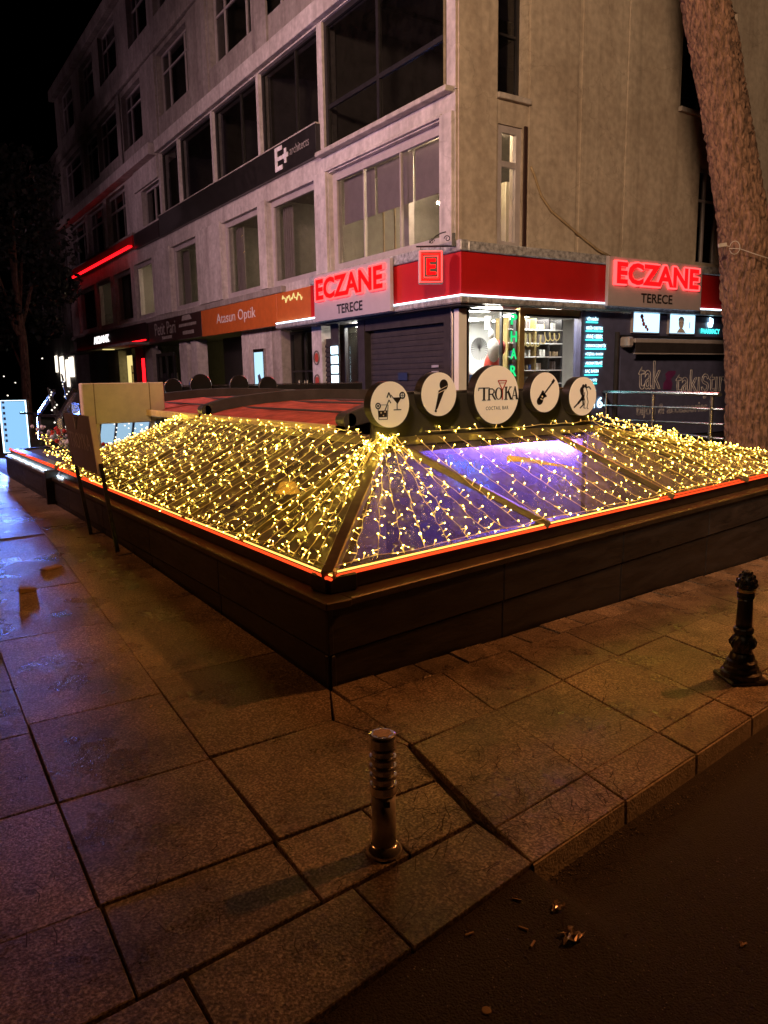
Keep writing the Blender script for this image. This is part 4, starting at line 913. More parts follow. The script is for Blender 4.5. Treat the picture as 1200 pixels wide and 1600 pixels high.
pane(eL(9.1), RL, EL, m='roofglass2')
tp = lambda x: Vector((x, 4.684, 1.2))
pane(E1, eR(3.95), AP); pane(eR(3.95), eR(5.72), tp(4.72), tp(3.12)); pane(eR(5.72), eR(7.2), tp(5.22), tp(4.72)); pane(eR(7.2), E2, RG, m='roofglass2')
pane(EL, RL, Vector((3.2, 10.45, .6)))
# what closes the bar behind and below the glass
BR = thing('bar_room', 'sunken bar room lit violet below the glass roof', 'room', (3.5, 6, -1.3))
k = MB(); k.poly([(1.9, 3.5, -1.3), (9.0, 4.66, -1.3), (5.25, 4.72, -1.3), (5.25, 10.3, -1.3), (1.8, 10.4, -1.3)]); k.build('floor', M['barfloor'], BR, recalc=False)
k = MB()
k.poly([(5.25, 4.70, -1.3), (5.25, 10.3, -1.3), (5.25, 10.3, 1.18), (5.25, 4.70, 1.18)]); k.poly([(1.8, 10.35, -1.3), (5.25, 10.35, -1.3), (5.25, 10.35, 1.1), (3.2, 10.35, 1.1), (1.85, 10.35, .55)])
k.poly([(5.25, 4.70, -1.3), (8.95, 4.675, -1.3), (8.95, 4.675, .58), (5.25, 4.70, 1.17)]); k.poly([P0+uL*.16+uR*.16-Z*1.3, TL(7, -1.3, -.16), TL(7, .5, -.16), P0+uL*.16+uR*.16+Z*.5]); k.poly([P0+uL*.16+uR*.16-Z*1.3, TR(7.2, -1.3, -.16), TR(7.2, .5, -.16), P0+uL*.16+uR*.16+Z*.5])
k.build('wall', M['barwall'], BR, recalc=False)
k = MB(); k.box(3.16, 5.3, 4.75, 10.4, 1.10, 1.16); k.build('flat_roof', M['black'], BR)
MB().prism([(5.25, 4.715, -.6), (8.98, 4.69, -.6), (8.98, 4.69, .57), (5.25, 4.715, 1.16)], (0, .05, 0)).build('outer_wall', M['black'], BR)
MB().box(5.262, 5.31, 4.77, 10.35, -.6, 1.16).build('outer_wall', M['black'], BR)
MB().box(1.7, 5.31, 10.36, 10.42, -.6, .58).build('outer_wall', M['black'], BR)
k = MB(); k.prism([(2.03, 3.63, -1.28), (3.0, 4.62, -1.28), (3.0, 4.62, 1.08), (2.03, 3.63, .53)], (.01, -.01, 0)); k.prism([(3.0, 4.62, -1.28), (5.2, 8.4, -1.28), (5.2, 8.4, 1.09), (3.0, 4.62, 1.09)], (.01, -.006, 0)); k.build('partition', M['barwood'], BR)  # screen added inside to keep the violet light off the left slope
MB().poly([(3.025, 4.60, -1.28), (5.22, 8.38, -1.28), (5.22, 8.38, 1.08), (3.025, 4.60, 1.07)]).build('pale_reflector', M['barwall'], BR, recalc=False); MB().poly([(2.06, 3.60, -1.28), (3.02, 4.59, -1.28), (3.02, 4.59, 1.06), (2.06, 3.60, .52)]).build('pale_reflector', M['barwall'], BR, recalc=False)  # pale sheets added to throw back the violet light
# violet tubes, blue neon scribble, amber band, tables
t = thing('violet_tube', 'violet light tube on the bar wall seen through the glass roof', 'lamp', (5.2, 5.6, .95)); k = MB(); k.tube([(5.2, 4.85, 1.02), (5.2, 7.2, 1.02)], .02, 6); k.build('tube', M['purple'], t)
t = thing('blue_neon_script', 'blue scribbled neon script glowing under the glass roof', 'neon sign', onx(740, 735, 5.2))
k = MB(); c0 = onx(700, 722, 5.2); c1 = onx(765, 740, 5.2)
for r_ in range(2):
    k.tube([c0.lerp(c1, i/90)+Vector((-.01, .035*math.cos(i*.9+.5*math.sin(i*.37)), .05*math.sin(i*.9)*(1+.6*math.sin(i*.31))+.03*math.sin(i*.21)-.17*r_)) for i in range(91)], .0045, 4)
k.build('tube', M['bluetube'], t)
t = thing('amber_band', 'long amber light band inside the bar under the right slope', 'lamp', ony(880, 728, 4.62))
k = MB(); a, b = ony(795, 716, 4.63), ony(905, 733, 4.63); k.tube([a, a.lerp(b, .2)+Z*.01, b], [.03, .022, .006], 6); k.build('band', M['amber'], t)
t = thing('amber_lamp', 'amber lamp shade glowing below the left glass slope', 'lamp', (4.2, 8.6, .5)); MB().lathe([(.15, 0), (.09, .13)], 14, (4.1, 8.4, .30)).build('lamp_shade', M['amber'], t)
k = MB(); k.lathe([(.06, 0), (.06, .08)], 10, (4.1, 8.4, .32)); k.build('bulb', M['roomlamp'], t)
k = MB(); k.tube([(4.1, 8.4, .5), (4.1, 8.4, 1.1)], .008, 5); k.build('cord', M['black'], t)
def bar_table(x, y, nm):
    t = thing('bar_table', 'small round bar table '+nm, 'table', (x, y, -1.3), 'tables in the bar')
    MB().lathe([(.36, .72), (.36, .75)], 18, (x, y, -1.3)).build('top', M['signgrey'], t); MB().lathe([(.2, 0), (.2, .02), (.03, .04), (.03, .72)], 12, (x, y, -1.3)).build('base', M['iron'], t)
    for q in range(2):
        a = q*3.1+x; cx, cy = x+.6*math.cos(a), y+.6*math.sin(a); c = thing('bar_chair', 'dark upholstered chair at the round table '+nm, 'chair', (cx, cy, -1.3), 'chairs in the bar')
        k = MB(); k.box(cx-.2, cx+.2, cy-.2, cy+.2, .0-.9, -.82); k.build('seat', M['brown'], c, bevel=.02); k = MB(); k.box(cx+.18*math.cos(a)-.2*abs(math.sin(a))-.02, cx+.18*math.cos(a)+.2*abs(math.sin(a))+.02, cy-.2, cy+.2, -.8, -.35); k.build('backrest', M['brown'], c, bevel=.02)
        for sx in (-.17, .17):
            for sy in (-.17, .17): MB().tube([(cx+sx, cy+sy, -1.3), (cx+sx, cy+sy, -.9)], .014, 5).build('leg', M['iron'], c)
bar_table(3.2, 4.3, 'under the roof corner'); bar_table(4.6, 4.35, 'under the right slope'); bar_table(2.9, 6.6, 'under the left slope')

# ---- strings of lights over the two glass slopes
def light_string(p0, p1, spacing, label, grp, up, sag=.012, wob=.012):
    p0 = Vector(p0); p1 = Vector(p1); L_ = (p1-p0).length; n = max(3, int(L_/spacing)); t = (p1-p0).normalized(); side = t.cross(up).normalized()
    o = thing('light_string', label, 'fairy lights', p0, grp)
    pts = []
    for i in range(n+1):
        f = i/n; pts.append(p0.lerp(p1, f) + side*random.uniform(-wob, wob) - up*(sag*4*f*(1-f)) + up*random.uniform(0, .008))
    k = MB(); k.tube(pts, .0032, 3); k.build('cable', M['cable'], o, recalc=False)
    kb, kt = MB(), MB()
    for i in range(n):
        c = pts[i].lerp(pts[i+1], random.uniform(.1, .9))
        d = (side*random.uniform(-1, 1) + up*random.uniform(-.25, .9) + t*random.uniform(-.7, .7)).normalized()
        l = random.uniform(.026, .042); kb.tube([c, c+d*l], .0026, 5); kt.blob(c+d*(l+.003), random.uniform(.0035, .0046), 6, 4)
        if random.random() < .06: kt.blob(c+d*(l+.004), .0085, 7, 5)
    a = kb.build('bulb_holders', M['glow_body'], o, recalc=False); a['kind'] = 'stuff'; b = kt.build('bulb_tips', M['glow_bulb'], o, recalc=False); b['kind'] = 'stuff'
upL = Vector((-.48, 0, .88)); upR = Vector((0, -.5, .87))
lift = lambda p, u: Vector(p)+u*.045
g1, g2 = 'strings of fairy lights on the left glass slope', 'strings of fairy lights on the right glass slope'
for i in range(9):
    light_string(lift(AP, upL)+Vector((random.uniform(-.02, .02), random.uniform(-.03, .05), .02)), lift(eL(lerp(3.68, 4.72, i/8)), upL), .085, 'string of fairy lights fanning from the roof peak down its left slope', g1, upL)
for i in range(27):
    y = 4.84+i*.163; light_string(lift(rdg(y), upL), lift(eL(y+random.uniform(-.03, .03)), upL), .088, 'string of fairy lights running straight down the left slope, '+('near the roof peak' if i < 9 else 'around its middle' if i < 18 else 'towards the flower trough'), g1, upL)
for i in range(7):
    light_string(lift(RL, upL)+Vector((0, random.uniform(-.05, .05), .02)), lift(eL(lerp(9.25, 10.35, i/6)), upL), .068, 'string of fairy lights fanning over the far end of the left slope', g1, upL)
for i in range(8):
    light_string(lift(AP, upR)+Vector((random.uniform(-.03, .05), random.uniform(-.02, .02), .02)), lift(eR(lerp(2.12, 3.45, i/7)), upR), .066, 'string of fairy lights fanning from the roof peak down its right slope', g2, upR)
for i in range(11):
    x = 3.32+i*.185; light_string(lift(tp(x), upR), lift(eR(3.62+i*.262), upR), .078, 'string of fairy lights running down the right slope below the '+('microphone sign' if i < 4 else 'TROYKA sign' if i < 8 else 'guitar and dancers signs'), g2, upR)
for i in range(15):
    f = i/14; light_string(lift(RG.lerp(E2, f*.86), upR)+Z*.02, lift(eR(lerp(6.55, 8.9, f)), upR), .072, 'string of fairy lights on the far right roof end, '+('below the dancers sign' if i < 5 else 'below the railing' if i < 10 else 'in front of the pine trunk'), g2, upR)
light_string(RG+Vector((0, -.02, .06)), E2+Vector((-.1, 0, .06)), .06, 'string of fairy lights along the upper right roof edge', g2, upR)
light_string(RG+Vector((.1, .0, .10)), RG.lerp(E2, .35)+Z*.08, .035, 'dense bundle of fairy lights at the foot of the railing', g2, upR, wob=.04)
light_string(RG.lerp(E2, .12)+Vector((0, -.12, .02)), RG.lerp(E2, .55)+Vector((0, -.1, .03)), .035, 'dense bundle of fairy lights below the railing', g2, upR, wob=.05)
light_string(tp(3.4)+Vector((0, -.06, .06)), RG+Vector((-.02, -.06, .06)), .12, 'thin string of fairy lights along the foot of the name board', g2, upR)
light_string(rdg(5.0)+Z*.05, RL+Z*.05, .1, 'string of fairy lights along the left ridge', g1, upL, wob=.02)
light_string(eL(3.6)+Vector((.0, .0, .05)), eL(10.3)+Z*.05, .11, 'string of fairy lights along the left eave', g1, upL, wob=.02)
light_string(eR(2.0)+Z*.05, eR(8.9)+Z*.05, .16, 'string of fairy lights along the right eave', g2, upR, wob=.015)

# ---- name board with its round signs
BY = 4.62
NB = thing('name_board', 'long brown grey sheet metal board standing on the roof ridge', 'board', (4.1, BY, 1.2))
MB().box(2.97, 5.21, BY+.02, BY+.07, 1.205, 1.535).build('sheet', M['board'], NB, bevel=.006)
k = MB(); k.tube([(2.97, BY+.045, 1.545), (5.21, BY+.045, 1.545)], .012, 8); k.build('top_rail', M['chrome'], NB)
for x in (3.0, 3.75, 4.45, 5.18): MB().box(x-.02, x+.02, BY+.072, BY+.10, 1.2, 1.53).build('stay', M['iron'], NB)
def disc_sign(px, py, rpx, name, label):
    c = ony(px, py, BY-.03); dist = (c-CAM).dot(fw); r = rpx*dist/FPX
    t = thing(name, label, 'sign', c, 'round signs on the board')
    k = MB(); n = 48; k.prism([c+Vector((r*math.cos(i*2*math.pi/n), .035, r*math.sin(i*2*math.pi/n))) for i in range(n)], (0, -.085, 0)); k.build('drum', M['black'], t)
    k = MB(); k.prism([c+Vector((r*.985*math.cos(i*2*math.pi/n), -.051, r*.985*math.sin(i*2*math.pi/n))) for i in range(n)], (0, -.006, 0)); k.build('face', M['glowface'], t)
    def D(u, v, d=.058): return c+Vector((u*r, -d, v*r))
    return t, D, r
def shape(D, polys, name, m, t, th=.0025):
    k = MB()
    for p in polys: k.prism([D(*q) for q in p], (0, -th, 0))
    return k.build(name, M[m], t)
def seg(a, b, wd):
    ax, ay = a; bx, by = b; l = math.hypot(bx-ax, by-ay); nx, ny = -(by-ay)/l*wd/2, (bx-ax)/l*wd/2
    return [(ax+nx, ay+ny), (bx+nx, by+ny), (bx-nx, by-ny), (ax-nx, ay-ny)]
def ringp(cx, cy, r0, r1, n=20):
    out = []
    for i in range(n):
        a, b = 2*math.pi*i/n, 2*math.pi*(i+1)/n
        out.append([(cx+r0*math.cos(a), cy+r0*math.sin(a)), (cx+r1*math.cos(a), cy+r1*math.sin(a)), (cx+r1*math.cos(b), cy+r1*math.sin(b)), (cx+r0*math.cos(b), cy+r0*math.sin(b))])
    return out
def ell(cx, cy, rx_, ry_, n=18, rot=0):
    return [(cx+rx_*math.cos(a)*math.cos(rot)-ry_*math.sin(a)*math.sin(rot), cy+rx_*math.cos(a)*math.sin(rot)+ry_*math.sin(a)*math.cos(rot)) for a in [2*math.pi*i/n for i in range(n)]]
def stroke(pts, wd): return [seg(a, b, wd) for a, b in zip(pts, pts[1:])]
t, D, r = disc_sign(603, 632, 36, 'cocktail_sign', 'round cream sign with black drawing of two cocktail glasses')
shape(D, [[(.10, .30), (.58, .30), (.36, .02)], seg((.34, .05), (.34, -.22), .035), seg((.16, -.23), (.55, -.23), .04), seg((.02, .30), (-.08, .52), .05), seg((-.08, .52), (-.18, .30), .05), seg((.02, .42), (.2, .22), .03)]
      + ringp(.62, .38, .10, .155) + stroke([(.62, .26), (.62, .5)], .02) + stroke([(.5, .38), (.74, .38)], .02)
      + [[(-.62, -.24), (-.18, -.24), (-.20, -.52), (-.60, -.52)]] + ringp(-.64, -.04, .09, .14) + ringp(-.64, -.04, 0.0, .05, 10)
      + stroke([(-.64, -.18), (-.61, -.62), (-.17, -.62), (-.13, .0)], .025) + stroke([(-.3, -.25), (-.08, .2), (.02, .06)], .04) + stroke([(-.5, .0), (-.2, .0)], .02), 'drawing', 'ink', t)
t2 = shape(D, [ell(-.5, -.33, .03, .04), ell(-.3, -.3, .04, .03), ell(-.38, -.45, .03, .03)], 'ice', 'cream', t, .004)
t, D, r = disc_sign(679, 616, 34, 'microphone_sign', 'round cream sign with a black microphone')
hx, hy = .16, .98
ax_ = lambda s, q: (.25-.42*s*1.0+q*.93, .42-1.05*s*1.0-q*-.36)
shape(D, [ell(.25, .42, .235, .25), [ax_(.16, -.24), ax_(.16, .21), ax_(.25, .20), ax_(.25, -.23)], [ax_(.29, -.20), ax_(.29, .17), ax_(1.05, .07), ax_(1.08, -.05)], ell(*ax_(1.12, .01), .06, .05)], 'drawing', 'ink', t)
shape(D, [[ax_(.12, -.27), ax_(.12, .25), ax_(.145, .25), ax_(.145, -.27)], [ax_(.255, -.25), ax_(.255, .22), ax_(.285, .22), ax_(.285, -.25)]], 'band', 'cream', t, .004)
t, D, r = disc_sign(769, 617, 45.5, 'bar_name_sign', 'largest round cream sign, with the lettering TROYKA and a red glass')
yb, yt = -.16, .26
def serif(x, y, wd): return [(x-wd, y-.012), (x+wd, y-.012), (x+wd, y+.012), (x-wd, y+.012)]
L_ = []
L_ += [[(-.63, yb), (-.55, yb), (-.55, yt), (-.63, yt)], [(-.82, yt-.03), (-.36, yt-.03), (-.36, yt), (-.82, yt)], seg((-.815, yt), (-.83, yt-.11), .025), seg((-.365, yt), (-.35, yt-.11), .025), serif(-.59, yb, .085)]
L_ += [[(-.40, yb), (-.335, yb), (-.335, yt-.06), (-.40, yt-.06)], serif(-.37, yb, .07)] + stroke([(-.36, yt-.05), (-.22, yt-.05), (-.15, yt-.10), (-.15, yt-.17), (-.22, .03), (-.34, .03)], .035) + [[(-.26, .03), (-.19, .03), (-.04, yb), (-.12, yb)], [(-.175, .19), (-.12, .17), (-.12, .08), (-.175, .06)]]
for i in range(24):
    a, b = 2*math.pi*i/24, 2*math.pi*(i+1)/24; f = lambda q: .022+.038*abs(math.cos(q)); cx, cy = .065, .045
    L_.append([(cx+.17*math.cos(a), cy+.205*math.sin(a)), (cx+.17*math.cos(b), cy+.205*math.sin(b)), (cx+(.17-f(b)*1.2)*math.cos(b), cy+(.205-f(b)*.8)*math.sin(b)), (cx+(.17-f(a)*1.2)*math.cos(a), cy+(.205-f(a)*.8)*math.sin(a))])
L_ += [[(.36, yb), (.435, yb), (.435, yt), (.36, yt)], serif(.395, yb, .075), serif(.395, yt, .07), seg((.44, .06), (.60, yt), .03), serif(.60, yt, .06), [(.46, .09), (.53, .13), (.68, yb), (.585, yb)], serif(.64, yb, .06)]
L_ += [seg((.68, yb), (.81, yt), .03), [(.79, yt+.02), (.83, yt+.02), (.955, yb), (.86, yb)], seg((.73, -.04), (.88, -.04), .025), serif(.69, yb, .05), serif(.91, yb, .06)]
shape(D, L_, 'lettering', 'ink', t)
shape(D, stroke([(.03, .48), (.42, .48), (.235, .16), (.03, .48)], .035)+[seg((.235, .2), (.235, -.17), .045)]+stroke([(.10, .40), (.35, .40)], .02), 'glass_logo', 'redink', t)
lettering('COCTAIL BAR', D(-.5, -.50, .058), X, Z, r*1.02, r*.12, 'ink', t, off=.01, extrude=.004, spacing=1.2)
t, D, r = disc_sign(844, 613, 31, 'guitar_sign', 'round cream sign with a black electric guitar')
shape(D, [ell(-.36, -.40, .23, .19, rot=.7), ell(-.16, -.16, .16, .14, rot=.8), seg((-.40, -.40), (-.08, -.02), .30), seg((-.14, -.13), (.52, .52), .075), seg((.46, .46), (.60, .62), .14), [(-.30, -.02), (-.20, .10), (-.08, .06), (-.16, -.06)], [(-.02, -.24), (.10, -.22), (.06, -.12), (-.04, -.12)]], 'drawing', 'ink', t)
shape(D, [seg((-.34, -.30), (-.2, -.36), .05), ell(-.22, -.2, .05, .05)], 'highlight', 'cream', t, .004)
t, D, r = disc_sign(903, 619, 30, 'dancers_sign', 'round cream sign with a black dancing couple')
shape(D, [ell(-.02, .50, .09, .11), ell(.16, .53, .08, .10), [(-.22, .42), (-.08, .52), (.02, .30), (.02, .06), (-.1, .0), (-.2, .14), (-.26, .30)], [(-.06, .10), (.06, .06), (.10, -.16), (.0, -.24), (-.20, -.16)],
      seg((-.08, -.10), (-.38, -.36), .12), seg((-.36, -.34), (-.66, -.56), .07), seg((-.02, -.14), (.02, -.46), .10), seg((.02, -.44), (-.22, -.60), .06), seg((.16, .44), (.42, .48), .06), seg((.42, .48), (.56, .34), .05)]
      + stroke([(.20, .44), (.32, .16), (.28, -.02), (.38, -.30), (.30, -.62), (.40, -.66)], .035) + stroke([(.10, .2), (.06, -.05), (.14, -.28), (.06, -.6), (.20, -.62)], .035), 'drawing', 'ink', t)

# ================================================================== AWNINGS, ENTRANCE AND SIGNS ON THE LEFT PART OF THE TERRACE
def beam_curve(y, pix):
    return [ony(px, py, y) for px, py in pix]
cvA = beam_curve(8.57, [(318, 641), (345, 634), (375, 628.5), (410, 624), (450, 619.5), (500, 617), (575, 617.5), (640, 621)])
cvB = [Vector((p.x+.05, 5.46, p.z-.0)) for p in cvA]; cvB[0].z -= .005
cvC = [Vector((p.x-.02, 11.5, p.z+.01)) for p in cvA]
def beam(cv, label):
    t = thing('awning_beam', label, 'beam', cv[0], 'curved beams of the awnings')
    k = MB(); w_ = .07; h_ = [.06]+[.075]*(len(cv)-1)
    base = 0
    for p, h in zip(cv, h_): k.v += [p+Vector((0, -w_, -h)), p+Vector((0, w_, -h)), p+Vector((0, w_, h)), p+Vector((0, -w_, h))]
    for i in range(len(cv)-1):
        for q in range(4): k.f.append((i*4+q, i*4+(q+1) % 4, i*4+4+(q+1) % 4, i*4+4+q))
    n = len(k.v)-4; k.f.append((n, n+1, n+2, n+3)); k.build('arm', M['beam'], t, bevel=.008)
    k = MB(); e = cv[0]; k.tube([e+Vector((.01, -w_, 0)), e+Vector((.01, w_, 0))], .06, 14); k.build('rounded_end', M['beam'], t)
    MB().box(e.x+.02, e.x+.08, e.y-.03, e.y+.03, 1.17, e.z-.05).build('post', M['rafter'], t); return t
beam(cvA, 'curved dark grey awning beam between the two brown awnings'); beam(cvB, 'dark grey awning beam with round end beside the cocktail sign'); beam(cvC, 'dark grey awning beam with pale edge behind the beige box')
def awning(c0, c1, label):
    t = thing('awning', label, 'awning', (c0[0]+c1[0])/2, 'brown awnings behind the glass roof'); k = MB(); n = 10
    for i in range(len(c0)):
        a = c0[i]+Vector((0, .08 if c1[i].y > c0[i].y else -.08, -.05)); b = c1[i]-Vector((0, .08, .05))
        for q in range(n+1):
            f = q/n; k.v.append(a.lerp(b, f)-Z*(.035*math.sin(f*math.pi)+.006*math.sin(q*2.7+i)))
    for i in range(len(c0)-1):
        for q in range(n): v = i*(n+1)+q; k.f.append((v, v+1, v+n+2, v+n+1))
    k.build('fabric', M['deck'], t, recalc=False)
    k = MB()
    for i in (2, 4, 5): k.tube([c0[i]-Z*.055, c1[i]-Z*.055], .012, 5)
    k.build('cross_bar', M['beam'], t)
    k = MB(); a, b = c0[0]+Vector((-.05, .1, -.085)), c1[0]+Vector((-.05, -.1, -.085)); k.bar(a, b, .06, .085); k.build('gutter', M['gutter'], t, bevel=.01); return t
awning(cvB, cvA, 'brown red awning lit red by the pharmacy sign, with a shining gutter'); awning(cvA, cvC, 'brown awning farther back, left of the curved beam')
for i, (px, py, r) in enumerate(((270, 606, 14), (313, 602, 17), (373, 602, 15.5), (418, 604, 15))):
    c = ony(px, py, 11.9); q = r*(c-CAM).dot(fw)/FPX
    t = thing('round_sign', ('first', 'second', 'third', 'fourth')[i]+' from the left of the black round signs seen from behind over the awning', 'sign', c, 'black round signs behind the awnings')
    k = MB(); n = 28; k.prism([c+Vector((q*math.cos(v*6.2832/n), .03, q*math.sin(v*6.2832/n))) for v in range(n)], (0, -.06, 0)); k.build('drum', M['black'], t)
    k = MB(); k.tube([c+Vector((q*math.cos(v*6.2832/n), -.03, q*math.sin(v*6.2832/n))) for v in range(n)], .006, 4, closed=True); k.build('rim', M['chrome'], t)
    MB().box(c.x-.02, c.x+.02, c.y+.032, c.y+.06, 1.16, c.z).build('post', M['iron'], t)
t = thing('rear_board', 'dark board carrying the black round signs behind the awnings', 'board', (5, 12, .1)); MB().box(3.4, 7.4, 11.96, 12.0, .1, 1.58).build('sheet', M['black'], t)
MB().box(3.4, 7.4, 11.962, 12.0, 1.582, 1.60).build('rail', M['chrome'], t)

# beige sign box seen from behind
t = thing('sign_box', 'beige sign box on posts seen from its blank back, left of the awnings', 'sign', (2.78, 10.5, .15))
MB().box(2.25, 3.32, 10.50, 10.66, 1.125, 1.655).build('box', M['beige'], t, bevel=.012)
for x in (2.40, 3.12): MB().box(x-.006, x+.006, 10.494, 10.499, 1.13, 1.65).build('seam', M['wood'], t)
for x in (2.43, 3.16): MB().box(x-.025, x+.025, 10.56, 10.62, -.1, 1.124).build('post', M['beige'], t)
# TROYKA panel on two poles
pa = [onx(103, 645, 1.76), onx(145, 651, 1.76), onx(160, 742, 1.73), onx(118, 725, 1.73)]
f0, f1 = onx(140, 810, 1.70), onx(182, 838, 1.70); f0.z = f1.z = gz(1.7, 8)-.0
t = thing('leaning_sign', 'dark leaning panel with engraved TROYKA lettering at the terrace wall', 'sign', (1.75, 8.3, .1))
MB().prism(pa, (-.03, 0, 0)).build('sheet', M['signgrey'], t)
for a, b in ((pa[3], f0), (pa[2], f1)): MB().bar(a+Vector((-.01, 0, .1)), b, .035, .03).build('pole', M['iron'], t)
MB().bar(pa[1]+Vector((-.015, -.01, 0)), pa[2]+Vector((-.015, -.01, 0)), .03, .05, up=X).build('edge_bar', M['beige'], t)
ax = (pa[1]-pa[0]); ax.z = 0; wd = ax.length; ax.normalize()
o = lettering('TROYKA', pa[3].lerp(pa[0], .36)+ax*wd*.10+Vector((-.032, 0, 0)), ax, (pa[0]-pa[3]).normalized(), wd*.74, .20, 'greytext', t, extrude=.002)
k = MB(); m0 = pa[3].lerp(pa[0], .72)+ax*wd*.42+Vector((-.034, 0, 0)); k.tube([m0, m0+Z*.13-ax*.08, m0+Z*.13+ax*.08, m0], .006, 4); k.build('glass_logo', M['greytext'], t)
# bent steel frames over the bar stairs
for i, (xx, pts) in enumerate(((2.3, ((98, 712), (92, 650), (118, 610))), (2.75, ((63, 692), (60, 646), (84, 611))))):
    p = [onx(a, b, xx) for a, b in pts]; p[0].z = .55
    t = thing('bent_frame', 'bent steel frame over the bar stairs, '+('nearer, beside the dark leaning panel' if i == 0 else 'farther, above the flowers'), 'frame', p[0], 'bent steel frames of the bar stairs')
    k = MB(); k.bar(p[0], p[1], .06, .06, up=X); k.bar(p[1]-Z*.02, p[2], .06, .06, up=X); k.build('frame_tube', M['chrome'], t)
    k = MB(); k.bar(p[1], p[1]+Vector((-.25, .55, 0)), .04, .04); k.build('side_bar', M['chrome'], t)
    if i == 0:
        q = [p[1]+Vector((.05, .1, 0)), p[2]+Vector((.05, 0, 0)), p[2]+Vector((.45, .8, 0)), p[1]+Vector((.45, .9, 0))]; MB().poly(q).build('glass_pane', M['glassd'], t, recalc=False)
# lit stair enclosure below the beige box
t = thing('lit_stair_glass', 'pale blue lit glass of the bar stairs under the beige box', 'glass', (2.9, 11.6, .4))
MB().box(2.62, 3.55, 11.75, 11.8, .45, 1.12).build('lit_panel', M['stairlit'] if 'stairlit' in M else M['screen'], t)
for x in (2.62, 2.85, 3.1, 3.35): MB().bar((x, 11.7, .45), (x+.12, 11.7, 1.12), .03, .03).build('strut', M['navy'], t)
MB().poly([(2.6, 11.66, .45), (3.6, 11.66, .45), (3.6, 11.66, 1.1), (2.6, 11.66, 1.1)]).build('pane', M['glass'], t, recalc=False)
k = MB(); c = [ony(230, 665, 11.6), ony(200, 663, 11.6), ony(170, 668, 11.6)]
for i in range(30): k.blob((random.uniform(2.9, 3.55), 11.62, random.uniform(.75, 1.1)), .010, 5, 4)
o = k.build('sparkle_lights', M['farlight'], t, recalc=False); o['kind'] = 'stuff'

# flower trough on the far left end of the wall
t = thing('flower_trough', 'soil filled trough at the far left end of the terrace wall', 'planter', (2.2, 12, .5)); MB().box(1.95, 2.75, 10.6, 14.05, .45, .575).build('soil', M['grout'], t)
MB().box(1.95, 2.8, 14.06, 14.16, .0, .6).build('end_wall', M['wallpanel'], t)
kinds_f = (('red flowering plant', 'figred'), ('white flowering plant', 'figwhite'), ('plain leafy plant', 'leafg'), ('pink flowering plant', 'skin'))
for i in range(13):
    y = 10.75+i*.25; x = 2.15+random.uniform(-.1, .3); kd = kinds_f[(i*3+i//4) % 4]; h = random.uniform(.22, .42)
    t = thing('trough_plant', kd[0]+(' at the near end of the trough' if i < 4 else ' in the middle of the trough' if i < 9 else ' at the far end of the trough'), 'plant', (x, y, .57), 'plants in the trough')
    kl, kf = MB(), MB()
    for q in range(46):
        a = random.uniform(0, 6.28); rr = random.uniform(.02, .17); c = Vector((x+rr*math.cos(a), y+rr*math.sin(a), .57+random.uniform(.02, h))); d = Vector((math.cos(a), math.sin(a), random.uniform(-.2, .8))).normalized(); sdd = d.cross(UP).normalized()*.02
        kl.poly([c-d*.04, c+sdd, c+d*.05, c-sdd])
    for q in range(9):
        a = random.uniform(0, 6.28); rr = random.uniform(.02, .15); kf.blob((x+rr*math.cos(a), y+rr*math.sin(a), .57+h*random.uniform(.7, 1.15)), random.uniform(.018, .034), 6, 4)
    kl.build('foliage', M['leafg'], t, recalc=False)
    if kd[1] != 'leafg': kf.build('blossom', M[kd[1]], t)
light_string((2.0, 10.5, .72), (2.3, 13.8, .85), .12, 'string of fairy lights laid over the trough plants', 'fairy lights over the trough', Z, wob=.14)
light_string((2.1, 10.5, .65), (2.0, 11.8, .70), .05, 'short dense string of fairy lights on the near trough plants', 'fairy lights over the trough', Z, wob=.1)
# slender dark cone trees wound with lights
for i, (bx, by, hh, tx) in enumerate(((2.6, 13.4, 1.05, -.28), (3.4, 16.5, 1.3, -.25))):
    b0 = Vector((bx, by, .55)); t1 = b0+Vector((tx*.8, .1, hh))
    t = thing('light_cone', ('near' if i == 0 else 'far')+' slender leaning dark cone wound with white lights', 'decoration', b0, 'light cones')
    k = MB(); k.tube([b0, t1], [.09, .015], 10); k.build('cone', M['leaf'], t)
    k = MB()
    for q in range(26): f = q/26; c = b0.lerp(t1, f); r_ = .1*(1-f)+.02; k.blob(c+Vector((r_*math.cos(q*1.3), r_*math.sin(q*1.3), 0)), .014, 5, 4)
    o = k.build('lights', M['farlight'], t, recalc=False); o['kind'] = 'stuff'
# tall light box on the pavement
lb = onz(27, 708, .16); s = thing('light_box', 'tall pale blue glowing light box standing on the far left pavement', 'light box', lb)
dl = (lb-CAM).dot(fw); wb = 40*dl/FPX; hb = 82*dl/FPX; bn = (-fh+rh*.15).normalized(); br_ = bn.cross(UP)*-1
def BP(a, z, d): return lb + br_*a + Z*z + bn*d
MB().fbox(BP, -wb/2, wb/2, 0, hb, -.2, 0).build('case', M['chrome'], s, bevel=.01); MB().fbox(BP, -wb/2+.05, wb/2-.03, .04, hb-.03, .001, .012).build('lit_face', M['cyanbox'], s)
k = MB(); k.tube([BP(-wb/2+.02, .02, .01), BP(wb/2-.01, .02, .01), BP(wb/2-.01, hb-.01, .01), BP(-wb/2+.02, hb-.01, .01)], .014, 5, closed=True); k.build('lit_rim', M['cyanrim'], s)
l = bpy.data.lights.new('box_light', 'AREA'); l.shape = 'RECTANGLE'; l.size = wb*.8; l.size_y = hb*.9; l.energy = 280; l.color = (.14, .26, 1)
